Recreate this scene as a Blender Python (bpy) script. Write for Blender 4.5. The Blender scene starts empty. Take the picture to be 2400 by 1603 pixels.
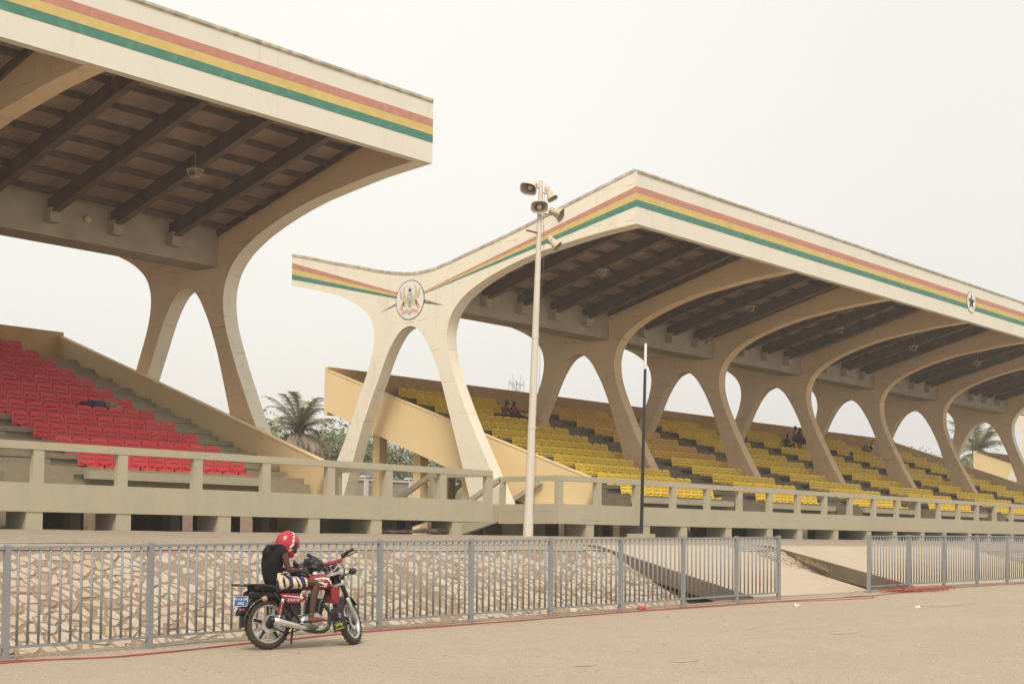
import bpy, bmesh, math, random
from mathutils import Vector, Matrix, noise
R = math.radians
SC = bpy.context.scene
COL = SC.collection
rnd = random.Random(7)

# ------------------------------------------------------------------ camera
cam_d = bpy.data.cameras.new("camera")
cam = bpy.data.objects.new("camera", cam_d)
COL.objects.link(cam)
cam_d.sensor_width = 36.0
cam_d.lens = 50.25
cam_d.shift_y = 0.1373
cam_d.clip_end = 2000
right = Vector((0.65407452, -0.75637029, 0.00951384))
up = Vector((-0.03608687, -0.01863837, 0.99917483))
fwd = Vector((0.75556884, 0.65387812, 0.03948592))
M = Matrix((right, up, -fwd)).transposed().to_4x4()
M.translation = Vector((0, 0, 1.38))
cam.matrix_world = M
SC.camera = cam

# ------------------------------------------------------------------ world: hazy white sky
SUN_EL, SUN_AZ = R(52), R(217)      # azimuth counted from +X towards +Y
w = bpy.data.worlds.new("World"); SC.world = w; w.use_nodes = True
nt = w.node_tree; nt.nodes.clear()
out = nt.nodes.new('ShaderNodeOutputWorld'); bg = nt.nodes.new('ShaderNodeBackground')
sky = nt.nodes.new('ShaderNodeTexSky'); sky.sky_type = 'NISHITA'; sky.sun_disc = False
sky.sun_elevation = SUN_EL; sky.sun_rotation = math.pi/2 - SUN_AZ
sky.dust_density = 8; sky.air_density = 1.5
mix = nt.nodes.new('ShaderNodeMixRGB'); mix.inputs[0].default_value = 0.94
tc = nt.nodes.new('ShaderNodeTexCoord')
dot = nt.nodes.new('ShaderNodeVectorMath'); dot.operation = 'DOT_PRODUCT'
gd = Vector((0.60, 0.74, 0.32)).normalized(); dot.inputs[1].default_value = gd
cr = nt.nodes.new('ShaderNodeValToRGB')
cr.color_ramp.elements[0].position = 0.0; cr.color_ramp.elements[0].color = (6.75, 6.7, 6.5, 1)
cr.color_ramp.elements[1].position = 1.0; cr.color_ramp.elements[1].color = (8.1, 7.9, 7.4, 1)
e = cr.color_ramp.elements.new(0.90); e.color = (7.4, 7.25, 6.9, 1)
cn = nt.nodes.new('ShaderNodeTexNoise'); cn.inputs['Scale'].default_value = 1.6; cn.inputs['Detail'].default_value = 3
cmul = nt.nodes.new('ShaderNodeMixRGB'); cmul.blend_type = 'MULTIPLY'; cmul.inputs[0].default_value = 0.10
nt.links.new(tc.outputs['Generated'], dot.inputs[0]); nt.links.new(dot.outputs['Value'], cr.inputs[0])
nt.links.new(tc.outputs['Generated'], cn.inputs['Vector'])
nt.links.new(cr.outputs[0], cmul.inputs[1]); nt.links.new(cn.outputs['Fac'], cmul.inputs[2])
nt.links.new(sky.outputs[0], mix.inputs[1]); nt.links.new(cmul.outputs[0], mix.inputs[2])
nt.links.new(mix.outputs[0], bg.inputs[0]); bg.inputs[1].default_value = 0.1
nt.links.new(bg.outputs[0], out.inputs[0])

sd = bpy.data.lights.new("sun", 'SUN'); sun = bpy.data.objects.new("sun", sd); COL.objects.link(sun)
sd.energy = 2.2; sd.angle = R(22); sd.color = (1.0, 0.92, 0.80)
sv = Vector((math.cos(SUN_EL)*math.cos(SUN_AZ), math.cos(SUN_EL)*math.sin(SUN_AZ), math.sin(SUN_EL)))
sun.rotation_euler = sv.to_track_quat('Z', 'Y').to_euler(); sun.location = (-30, 20, 60)
SC.view_settings.view_transform = 'Standard'; SC.view_settings.look = 'None'
SC.view_settings.exposure = 0.50; SC.view_settings.gamma = 1.0

# ------------------------------------------------------------------ materials
MATS = {}
def mat(name, col, rough=0.75, amt=0.12, scale=3.0, bump=0.0, bscale=40.0, spec=0.3, metal=0.0, streak=False, col2=None, thr=None, detail=6):
    if name in MATS: return MATS[name]
    m = bpy.data.materials.new(name); m.use_nodes = True; n = m.node_tree; L = n.links
    b = n.nodes['Principled BSDF']; b.inputs['Roughness'].default_value = rough
    b.inputs['Specular IOR Level'].default_value = spec; b.inputs['Metallic'].default_value = metal
    t = n.nodes.new('ShaderNodeTexCoord'); mp = n.nodes.new('ShaderNodeMapping')
    L.new(t.outputs['Object'], mp.inputs[0])
    if streak: mp.inputs['Scale'].default_value = (1, 1, 0.18)
    nz = n.nodes.new('ShaderNodeTexNoise'); nz.inputs['Scale'].default_value = scale
    nz.inputs['Detail'].default_value = detail; nz.inputs['Roughness'].default_value = 0.65
    L.new(mp.outputs[0], nz.inputs['Vector'])
    ramp = n.nodes.new('ShaderNodeValToRGB')
    lo = [c*(1-amt*1.6) for c in col] if col2 is None else list(col2)
    hi = [min(1, c*(1+amt*0.8)) for c in col]
    a, bb = thr if thr else (0.3, 0.68)
    ramp.color_ramp.elements[0].position = a; ramp.color_ramp.elements[0].color = (*lo, 1)
    ramp.color_ramp.elements[1].position = bb; ramp.color_ramp.elements[1].color = (*hi, 1)
    L.new(nz.outputs['Fac'], ramp.inputs[0]); L.new(ramp.outputs[0], b.inputs['Base Color'])
    if bump:
        n2 = n.nodes.new('ShaderNodeTexNoise'); n2.inputs['Scale'].default_value = bscale; n2.inputs['Detail'].default_value = 4
        L.new(t.outputs['Object'], n2.inputs['Vector'])
        bp = n.nodes.new('ShaderNodeBump'); bp.inputs['Strength'].default_value = bump; bp.inputs['Distance'].default_value = 0.02
        L.new(n2.outputs['Fac'], bp.inputs['Height']); L.new(bp.outputs[0], b.inputs['Normal'])
    MATS[name] = m
    return m

def layered(name, base, layers, rough=0.8, bumps=(), spec=0.25, joints=None):
    """base colour, then (kind, scale vec, lo, hi, colour, strength) noise masks laid over it"""
    m = bpy.data.materials.new(name); m.use_nodes = True; n = m.node_tree; L = n.links
    b = n.nodes['Principled BSDF']; b.inputs['Roughness'].default_value = rough; b.inputs['Specular IOR Level'].default_value = spec
    t = n.nodes.new('ShaderNodeTexCoord')
    cur = None
    for (sc, lo, hi, colr, st) in layers:
        mp = n.nodes.new('ShaderNodeMapping'); mp.inputs['Scale'].default_value = sc; L.new(t.outputs['Object'], mp.inputs[0])
        nz = n.nodes.new('ShaderNodeTexNoise'); nz.inputs['Scale'].default_value = 1.0; nz.inputs['Detail'].default_value = 8
        nz.inputs['Roughness'].default_value = 0.7
        L.new(mp.outputs[0], nz.inputs['Vector'])
        rp = n.nodes.new('ShaderNodeMapRange'); rp.inputs[1].default_value = lo; rp.inputs[2].default_value = hi
        rp.inputs[3].default_value = 0; rp.inputs[4].default_value = st
        L.new(nz.outputs['Fac'], rp.inputs[0])
        mx = n.nodes.new('ShaderNodeMixRGB'); L.new(rp.outputs[0], mx.inputs[0])
        if cur is None: mx.inputs[1].default_value = (*base, 1)
        else: L.new(cur, mx.inputs[1])
        mx.inputs[2].default_value = (*colr, 1); cur = mx.outputs[0]
    if joints:
        sx = n.nodes.new('ShaderNodeSeparateXYZ'); L.new(t.outputs['Object'], sx.inputs[0])
        nz = n.nodes.new('ShaderNodeTexNoise'); nz.inputs['Scale'].default_value = .55; nz.inputs['Detail'].default_value = 4; L.new(t.outputs['Object'], nz.inputs['Vector'])
        a = n.nodes.new('ShaderNodeMath'); a.operation = 'MULTIPLY_ADD'; a.inputs[1].default_value = .35; L.new(nz.outputs['Fac'], a.inputs[0]); L.new(sx.outputs['Z'], a.inputs[2])
        a2 = n.nodes.new('ShaderNodeMath'); a2.operation = 'MULTIPLY'; a2.inputs[1].default_value = joints; L.new(a.outputs[0], a2.inputs[0])
        fr = n.nodes.new('ShaderNodeMath'); fr.operation = 'FRACT'; L.new(a2.outputs[0], fr.inputs[0])
        lt = n.nodes.new('ShaderNodeMath'); lt.operation = 'LESS_THAN'; lt.inputs[1].default_value = .035; L.new(fr.outputs[0], lt.inputs[0])
        n3 = n.nodes.new('ShaderNodeTexNoise'); n3.inputs['Scale'].default_value = 2.2; n3.inputs['Detail'].default_value = 2; L.new(t.outputs['Object'], n3.inputs['Vector'])
        mr = n.nodes.new('ShaderNodeMapRange'); mr.inputs[1].default_value = .45; mr.inputs[2].default_value = .65; mr.inputs[4].default_value = .55; L.new(n3.outputs['Fac'], mr.inputs[0])
        mm = n.nodes.new('ShaderNodeMath'); mm.operation = 'MULTIPLY'; L.new(lt.outputs[0], mm.inputs[0]); L.new(mr.outputs[0], mm.inputs[1])
        mx = n.nodes.new('ShaderNodeMixRGB'); L.new(mm.outputs[0], mx.inputs[0]); L.new(cur, mx.inputs[1]); mx.inputs[2].default_value = (base[0]*.55, base[1]*.5, base[2]*.45, 1); cur = mx.outputs[0]
    L.new(cur, b.inputs['Base Color'])
    prev = None
    for (sc, st, dist) in bumps:
        n2 = n.nodes.new('ShaderNodeTexNoise'); n2.inputs['Scale'].default_value = sc; n2.inputs['Detail'].default_value = 5
        L.new(t.outputs['Object'], n2.inputs['Vector'])
        bp = n.nodes.new('ShaderNodeBump'); bp.inputs['Strength'].default_value = st; bp.inputs['Distance'].default_value = dist
        L.new(n2.outputs['Fac'], bp.inputs['Height'])
        if prev: L.new(prev, bp.inputs['Normal'])
        prev = bp.outputs[0]
    if prev: L.new(prev, b.inputs['Normal'])
    MATS[name] = m
    return m

M_gable = layered('cream_paint', (0.82, 0.745, 0.60), [((1.2,1.2,0.5), 0.52, 0.75, (0.66,0.60,0.50), 0.6), ((5,5,.7), 0.56, 0.70, (0.60,0.55,0.48), 0.6), ((.3,.3,6), 0.66, 0.70, (0.6,0.5,0.36), 0.4), ((2.5,2.5,.7), .60,.70,(.60,.56,.56),.55)], bumps=[(30,.15,.01)], joints=.8)
M_fascia = layered('white_fascia_paint', (0.76, 0.715, 0.61), [((1.0,1,0.4), 0.5, 0.75, (0.66,0.62,0.54), 0.5), ((4,4,2), 0.62, 0.74, (0.55,0.52,0.48), 0.5), ((3.5,3.5,.35), .56,.72,(.60,.56,.49),.5)], bumps=[(30,.15,.01)])
M_rib = layered('shaded_rib_paint', (0.82, 0.62, 0.405), [((1.2,1.2,0.5), 0.5, 0.75, (0.70,0.52,0.335), 0.6), ((.25,.25,5), 0.60, 0.66, (0.42,0.32,0.22), 0.5), ((5,5,.5), .57,.72,(.56,.42,.28),.6), ((9,9,9), 0.6, 0.8, (0.6,0.48,0.34), 0.4)], bumps=[(25,.25,.015)], joints=1.15)  # cream rib paint with the brown shade under the roof mixed in
M_conc = layered('grey_concrete', (0.48, 0.43, 0.305), [((1.5,1.5,0.5), 0.45, 0.75, (0.40,0.36,0.28), 0.7), ((7,7,3), 0.58, 0.75, (0.34,0.31,0.25), 0.5), ((.4,.4,5), 0.62, 0.68, (0.36,0.31,0.24), 0.5)], bumps=[(35,.3,.015)])
M_tier = layered('tier_concrete', (0.225, 0.18, 0.125), [((1.5,1.5,1.5), 0.42, 0.68, (0.15,0.12,0.085), 0.75), ((7,7,7), 0.55, 0.72, (0.16,0.135,0.10), 0.6)], bumps=[(35,.3,.015)])  # whole tone lowered so the colour carries the shade on the risers
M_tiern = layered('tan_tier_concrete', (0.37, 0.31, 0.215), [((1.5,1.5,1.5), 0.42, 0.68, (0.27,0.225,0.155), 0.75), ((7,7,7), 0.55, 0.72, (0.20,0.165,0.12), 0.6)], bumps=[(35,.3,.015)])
M_ybeam = mat('ring_beam_concrete', (0.42, 0.36, 0.26), amt=.12, scale=1.5, bump=.2)
M_yellow = layered('yellow_wall_paint', (0.80, 0.62, 0.34), [((.8,.8,0.4), 0.45, 0.75, (0.72,0.55,0.31), 0.7), ((6,6,6), 0.6, 0.78, (0.66,0.48,0.26), 0.4)], bumps=[(60,.25,.01)])
M_yshade = mat('shaded_yellow_paint', (0.62, 0.39, 0.17), amt=.1, scale=1.2, bump=.2, bscale=60)  # yellow wall paint as it looks in roof shade, darkened by colour
M_steel = mat('dark_roof_steel', (0.15, 0.10, 0.07), amt=.25, scale=2, rough=.7)
M_flash = mat('weathered_flashing', (0.55, 0.49, 0.38), amt=.3, scale=4, streak=False)
M_red = mat('stripe_red', (0.54, 0.25, 0.185), amt=.13, scale=5)
M_yel = mat('stripe_yellow', (0.65, 0.49, 0.175), amt=.07, scale=4)
M_grn = mat('stripe_green', (0.065, 0.19, 0.14), amt=.2, scale=6, col2=(0.12,0.28,0.205), thr=(.35,.5))
M_black = mat('black_paint', (0.03, 0.028, 0.03), amt=.2, scale=4, rough=.5)
M_bplas = mat('black_plastic', (0.018, 0.017, 0.018), amt=.2, scale=8, rough=.38, spec=.5)
M_white = mat('white_paint', (0.78, 0.75, 0.70), amt=.08, scale=5)
M_pole = layered('pole_paint', (0.66, 0.60, 0.52), [((8,8,.6), 0.5, 0.7, (0.50,0.44,0.38), 0.7), ((20,20,8), 0.62, 0.75, (0.35,0.28,0.22), 0.6)])
M_horn = mat('horn_plastic', (0.60, 0.53, 0.39), amt=.15, scale=10)
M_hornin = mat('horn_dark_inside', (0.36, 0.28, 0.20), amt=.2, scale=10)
M_fence = layered('grey_fence_paint', (0.27, 0.277, 0.275), [((9,9,3), 0.5, 0.75, (0.24,0.24,0.23), 0.7), ((25,25,20), 0.64, 0.76, (0.25,0.17,0.11), 0.6)], rough=.55)
M_chrome = mat('chrome', (0.75, 0.74, 0.72), amt=.08, scale=10, rough=.22, metal=1.0)
M_alu = mat('dull_aluminium', (0.6, 0.59, 0.56), amt=.15, scale=10, rough=.45, metal=.7)
M_rubber = mat('tyre_rubber', (0.030, 0.026, 0.022), amt=.3, scale=25, rough=.85, bump=.6, bscale=60, col2=(.07,.055,.04), thr=(.55,.75))
M_bred = mat('metallic_red', (0.30, 0.012, 0.025), amt=.15, scale=8, rough=.25, spec=.6)
M_redp = mat('red_seat_plastic', (0.70, 0.04, 0.055), amt=.12, scale=6, rough=.5, spec=.4)
M_yelp = mat('yellow_seat_plastic', (0.97, 0.665, 0.045), amt=.08, scale=6, rough=.5, spec=.4)
M_skin = mat('dark_skin', (0.085, 0.038, 0.024), amt=.12, scale=10, rough=.5, spec=.4)
M_skinf = mat('foot_skin', (0.17, 0.06, 0.035), amt=.12, scale=10, rough=.55)
M_hair = mat('black_hair', (0.012, 0.010, 0.009), amt=.3, scale=40, rough=.9)
M_shirtb = mat('black_shirt', (0.011, 0.010, 0.011), amt=.3, scale=12, rough=.9, bump=.5, bscale=14)
M_stone_w = mat('block_wall', (0.42, 0.39, 0.33), amt=.15, scale=2, bump=.3)
M_leaf = [mat('leaf_a', (0.26, 0.285, 0.16), amt=.35, scale=1.2), mat('leaf_b', (0.20, 0.225, 0.135), amt=.35, scale=1.2), mat('leaf_c', (0.32, 0.35, 0.19), amt=.3, scale=1.2)]  # leaf greens paled: part of the distance haze sits in the colour
M_palm = mat('palm_leaf', (0.33, 0.34, 0.21), amt=.3, scale=1.2)  # frond green lightened to paint in the haze at that distance
M_dead = mat('dead_frond', (0.40, 0.32, 0.24), amt=.3, scale=1.2)
M_bark = mat('bark', (0.17, 0.13, 0.09), amt=.3, scale=4, bump=.6, bscale=8)
M_bag = mat('black_polythene', (0.012, 0.012, 0.014), amt=.3, scale=8, rough=.22, spec=.7, bump=.8, bscale=22)
M_cable = mat('red_cable_plastic', (0.36, 0.075, 0.06), amt=.15, scale=8, rough=.5)

def fade(m, col, f=.35):
    n = m.node_tree; L = n.links; b = n.nodes['Principled BSDF']; src = b.inputs['Base Color'].links[0].from_socket
    oi = n.nodes.new('ShaderNodeObjectInfo'); g_ = n.nodes.new('ShaderNodeNewGeometry')
    mx = n.nodes.new('ShaderNodeMixRGB'); ml = n.nodes.new('ShaderNodeMath'); ml.operation = 'MULTIPLY'; ml.inputs[1].default_value = f
    L.new(oi.outputs['Random'], ml.inputs[0]); L.new(ml.outputs[0], mx.inputs[0]); L.new(src, mx.inputs[1]); mx.inputs[2].default_value = (*col, 1)
    L.new(mx.outputs[0], b.inputs['Base Color'])
fade(M_redp, (.74,.13,.14), .3); fade(M_yelp, (.85,.58,.12), .25)

# roof sheet: corrugated
def roof_mat():
    m = bpy.data.materials.new('corrugated_roof'); m.use_nodes = True; n = m.node_tree; L = n.links
    b = n.nodes['Principled BSDF']; b.inputs['Roughness'].default_value = .8
    t = n.nodes.new('ShaderNodeTexCoord'); nz = n.nodes.new('ShaderNodeTexNoise'); nz.inputs['Scale'].default_value = .9
    nz.inputs['Detail'].default_value = 6
    L.new(t.outputs['Object'], nz.inputs['Vector'])
    r = n.nodes.new('ShaderNodeValToRGB'); r.color_ramp.elements[0].position = .35; r.color_ramp.elements[0].color = (.40,.26,.19,1)
    r.color_ramp.elements[1].position = .65; r.color_ramp.elements[1].color = (.54,.39,.29,1)
    L.new(nz.outputs['Fac'], r.inputs[0]); L.new(r.outputs[0], b.inputs['Base Color'])
    wv = n.nodes.new('ShaderNodeTexWave'); wv.bands_direction = 'X'; wv.inputs['Scale'].default_value = 4.2
    L.new(t.outputs['Object'], wv.inputs['Vector'])
    bp = n.nodes.new('ShaderNodeBump'); bp.inputs['Strength'].default_value = .9; bp.inputs['Distance'].default_value = .05
    L.new(wv.outputs['Fac'], bp.inputs['Height']); L.new(bp.outputs[0], b.inputs['Normal'])
    return m
M_roof = roof_mat()

def road_mat():
    m = layered('sandy_asphalt', (0.455, 0.372, 0.28), [
        ((.35,.35,.35), .40, .68, (.39,.325,.25), .7), ((2.2,2.2,2.2), .50, .75, (.35,.285,.215), .5),
        ((9,9,9), .48, .66, (.36,.28,.205), .45), ((42,42,42), .50, .60, (.25,.19,.14), .7), ((38,38,30), .42, .34, (.68,.60,.48), .75), ((100,100,80), .5, .62, (.22,.17,.12), .5),
        ((.9,1.7,1), .665, .70, (.25,.19,.14), .75), ((.12,2.6,1), .655, .68, (.30,.225,.165), .5)],
        rough=.9, bumps=[(70,.5,.012),(12,.25,.02)], spec=.15)
    return m
M_road = road_mat()
M_gravel = layered('gravel_ground', (0.40, 0.335, 0.255), [((.5,.5,.5), .42,.65,(.38,.30,.22),.7), ((9,9,9), .5,.62,(.26,.20,.15),.75), ((26,26,26), .5,.60,(.20,.155,.12),.8), ((24,24,24), .42,.33,(.66,.58,.48),.85)], rough=.95, bumps=[(40,.7,.03)], spec=.1)
M_mortar = layered('mortar', (0.30, 0.23, 0.165), [((3,3,3), .42,.65,(.26,.19,.135),.75), ((22,22,22), .5,.64,(.18,.13,.095),.6), ((1.2,1.2,1.2),.58,.68,(.45,.37,.28),.7)], rough=.95, bumps=[(18,.8,.03)], spec=.1)
M_slab = layered('ramp_concrete', (0.50, 0.405, 0.305), [((.7,.7,.7), .42,.7,(.42,.33,.25),.7), ((6,6,6), .52,.72,(.36,.28,.21),.5), ((2,9,2), .64,.70,(.66,.57,.45),.5)], rough=.9, bumps=[(30,.4,.015)], spec=.15)
M_slabside = layered('shade_dark_concrete', (0.17, 0.13, 0.09), [((2,2,2), .42,.7,(.11,.085,.06),.7), ((16,16,16), .62,.72,(.32,.26,.19),.5)], rough=.9, bumps=[(30,.4,.015)])  # darkened ramp concrete: the shade is painted into its colour
M_earth = layered('red_earth', (0.24, 0.16, 0.11), [((1,1,1), .42,.7,(.17,.105,.07),.7), ((6,6,6), .5,.7,(.34,.25,.18),.6)], rough=.95, bumps=[(8,.8,.1)])
M_grass = mat('grass_green', (0.13, 0.20, 0.04), amt=.35, scale=6)

# ------------------------------------------------------------------ mesh helpers
class MB:
    def __init__(s): s.v = []; s.f = []; s.mi = []
    def add(s, vs, fs, mi=0):
        o = len(s.v); s.v += [tuple(v) for v in vs]; s.f += [tuple(i+o for i in f) for f in fs]; s.mi += [mi]*len(fs); return s
    def box(s, x0, x1, y0, y1, z0, z1, mi=0):
        v = [(x, y, z) for z in (z0, z1) for y in (y0, y1) for x in (x0, x1)]
        return s.add(v, [(0,2,3,1),(4,5,7,6),(0,1,5,4),(2,6,7,3),(0,4,6,2),(1,3,7,5)], mi)
    def obox(s, c, ax, ay, az, mi=0):
        c = Vector(c); ax = Vector(ax); ay = Vector(ay); az = Vector(az)
        v = [c + ax*i + ay*j + az*k for k in (-1, 1) for j in (-1, 1) for i in (-1, 1)]
        return s.add(v, [(0,2,3,1),(4,5,7,6),(0,1,5,4),(2,6,7,3),(0,4,6,2),(1,3,7,5)], mi)
    def beam(s, a, b, wx, wz, upv=(0,0,1), mi=0):
        a = Vector(a); b = Vector(b); d = (b-a); u = d.cross(Vector(upv)).normalized(); n = u.cross(d).normalized()
        return s.obox((a+b)/2, d/2, u*wx/2, n*wz/2, mi)
    def prism(s, poly, fn, mi=0, mi2=None):
        """poly of 2d points; fn(p, t) -> 3d with t 0 or 1"""
        n = len(poly); o = len(s.v)
        s.v += [tuple(fn(p, 0)) for p in poly] + [tuple(fn(p, 1)) for p in poly]
        s.f.append(tuple(o+i for i in range(n))[::-1]); s.mi.append(mi if mi2 is None else mi2)
        s.f.append(tuple(o+n+i for i in range(n))); s.mi.append(mi)
        for i in range(n):
            j = (i+1) % n
            s.f.append((o+i, o+j, o+n+j, o+n+i)); s.mi.append(mi)
        return s
    def px(s, poly, x0, x1, mi=0, mi2=None): return s.prism(poly, lambda p, t: (x1 if t else x0, p[0], p[1]), mi, mi2)
    def tube(s, pts, r, n=8, closed=False, mi=0):
        pts = [Vector(p) for p in pts]; N = len(pts); rs = r if isinstance(r, (list, tuple)) else [r]*N
        o = len(s.v); prev = None
        for i, p in enumerate(pts):
            a = pts[(i-1) % N] if (closed or i > 0) else p; b = pts[(i+1) % N] if (closed or i < N-1) else p
            d = (b-a).normalized()
            if prev is None:
                q = Vector((0,0,1)) if abs(d.z) < .9 else Vector((1,0,0)); u = d.cross(q).normalized()
            else: u = (prev - d*prev.dot(d)).normalized()
            prev = u; v = d.cross(u)
            for k in range(n):
                t = 2*math.pi*k/n; s.v.append(tuple(p + (u*math.cos(t)+v*math.sin(t))*rs[i]))
        for i in range(N if closed else N-1):
            j = (i+1) % N
            for k in range(n):
                l = (k+1) % n; s.f.append((o+i*n+k, o+i*n+l, o+j*n+l, o+j*n+k)); s.mi.append(mi)
        if not closed:
            s.f.append(tuple(o+k for k in range(n))[::-1]); s.mi.append(mi)
            s.f.append(tuple(o+(N-1)*n+k for k in range(n))); s.mi.append(mi)
        return s
    def lathe(s, prof, c, axis, n=24, mi=0, closed=False, start=None):
        """prof [(r, h)] about axis through c"""
        c = Vector(c); a = Vector(axis).normalized(); q = Vector((0,0,1)) if abs(a.z) < .9 else Vector((1,0,0))
        u = a.cross(q).normalized(); v = a.cross(u); o = len(s.v); N = len(prof)
        for (r, h) in prof:
            for k in range(n):
                t = 2*math.pi*k/n; s.v.append(tuple(c + a*h + (u*math.cos(t)+v*math.sin(t))*max(r, 1e-4)))
        for i in range(N if closed else N-1):
            j = (i+1) % N
            for k in range(n):
                l = (k+1) % n; s.f.append((o+i*n+k, o+i*n+l, o+j*n+l, o+j*n+k)); s.mi.append(mi)
        return s
    def ell(s, c, r, n=12, m=8, mi=0, rot=None, fn=None):
        c = Vector(c); o = len(s.v)
        for i in range(m+1):
            ph = math.pi*i/m
            for k in range(n):
                t = 2*math.pi*k/n; d = Vector((math.sin(ph)*math.cos(t), math.sin(ph)*math.sin(t), math.cos(ph)))
                p = Vector((d.x*r[0], d.y*r[1], d.z*r[2]))
                if fn: p = fn(p, d)
                if rot: p = rot @ p
                s.v.append(tuple(c+p))
        for i in range(m):
            for k in range(n):
                l = (k+1) % n; s.f.append((o+i*n+k, o+(i+1)*n+k, o+(i+1)*n+l, o+i*n+l)); s.mi.append(mi)
        return s
    def xf(s, fn): s.v = [tuple(fn(Vector(v))) for v in s.v]; return s
    def build(s, name, mats, parent=None, smooth=False, fix=True):
        me = bpy.data.meshes.new(name); me.from_pydata(s.v, [], s.f)
        ms = mats if isinstance(mats, (list, tuple)) else [mats]
        for m in ms: me.materials.append(m)
        if len(ms) > 1: me.polygons.foreach_set('material_index', s.mi)
        if fix:
            b = bmesh.new(); b.from_mesh(me); bmesh.ops.recalc_face_normals(b, faces=b.faces); b.to_mesh(me); b.free()
        if smooth: me.polygons.foreach_set('use_smooth', [True]*len(me.polygons))
        me.update()
        o = bpy.data.objects.new(name, me); COL.objects.link(o)
        if parent: o.parent = parent
        return o

def tag(o, label=None, cat=None, group=None, kind=None):
    if label: o['label'] = label
    if cat: o['category'] = cat
    if group: o['group'] = group
    if kind: o['kind'] = kind
    return o
def empty(name, loc=(0,0,0), rz=0, label=None, cat=None, group=None):
    o = bpy.data.objects.new(name, None); COL.objects.link(o); o.location = loc; o.rotation_euler = (0,0,rz); o.empty_display_size = .2
    return tag(o, label, cat, group)
def autosmooth(o, ang=35):
    me = o.data; me.polygons.foreach_set('use_smooth', [True]*len(me.polygons))
    b = bmesh.new(); b.from_mesh(me)
    for e in b.edges:
        if len(e.link_faces) == 2 and e.calc_face_angle(0) > R(ang): e.smooth = False
    b.to_mesh(me); b.free(); return o
def spline(pts, n=6):
    out = []; P = [Vector(p) for p in pts]
    for i in range(len(P)-1):
        p0 = P[max(i-1,0)]; p1 = P[i]; p2 = P[i+1]; p3 = P[min(i+2,len(P)-1)]
        for k in range(n):
            t = k/n
            out.append(0.5*((2*p1)+(p2-p0)*t+(2*p0-5*p1+4*p2-p3)*t*t+(3*p1-p0-3*p2+p3)*t**3))
    out.append(P[-1]); return out
def text_mesh(name, body, size, mat_, parent, M4, ext=.002):
    c = bpy.data.curves.new(name, 'FONT'); c.body = body; c.size = size; c.extrude = ext; c.align_x = 'CENTER'; c.align_y = 'CENTER'
    o = bpy.data.objects.new(name, c); COL.objects.link(o); bpy.context.view_layer.update()
    me = bpy.data.meshes.new_from_object(o.evaluated_get(bpy.context.evaluated_depsgraph_get()))
    bpy.data.objects.remove(o); o = bpy.data.objects.new(name, me); COL.objects.link(o)
    me.transform(M4); me.materials.clear(); me.materials.append(mat_)
    if parent: o.parent = parent
    return o

# ------------------------------------------------------------------ ground
GX = [(-60,-.5),(-10,-.22),(8.3,0),(15,.11),(19.6,.17),(24.8,.24),(30.6,.31),(36.3,.34),(60,.45),(400,.6)]
def gz(x):
    for (a, za), (b, zb) in zip(GX, GX[1:]):
        if x <= b: return za+(zb-za)*max(0,(x-a))/(b-a)
    return GX[-1][1]
def sheet(name, prof, xs, m, kind='structure', jit=0.0):
    """prof [(y, z or fn(x))] swept along X"""
    b = MB(); n = len(prof)
    for x in xs:
        for (y, z) in prof:
            zz = z(x) if callable(z) else z
            b.v.append((x, y, zz + (noise.noise(Vector((x*.7, y*.7, 0)))*jit if jit else 0)))
    for i in range(len(xs)-1):
        for k in range(n-1):
            b.f.append((i*n+k, (i+1)*n+k, (i+1)*n+k+1, i*n+k+1)); b.mi.append(0)
    o = b.build(name, m, smooth=True, fix=False); tag(o, kind=kind); return o
XS = [-150,-60,-10,0] + [4+.5*i for i in range(120)] + [66,72,80,90,110,150,250,400]
road = sheet('road', [(-60, gz), (0, gz), (8, gz), (15.02, gz)], XS, M_road)
def ditch_top(x): return gz(x)
sheet('drain_kerb', [(15.02, lambda x: gz(x)+.004), (15.05, lambda x: gz(x)-.05), (15.10, lambda x: gz(x)-.55)], XS, M_slab)
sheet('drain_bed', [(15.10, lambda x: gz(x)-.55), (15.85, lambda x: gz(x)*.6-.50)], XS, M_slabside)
def pz(t): return lambda x: (gz(x)*.6-.50)*(1-t)+1.16*t
emb = sheet('stone_embankment', [(15.85+2.85*t, pz(t)) for t in [i/10 for i in range(11)]], XS, M_mortar, jit=.03)
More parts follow.
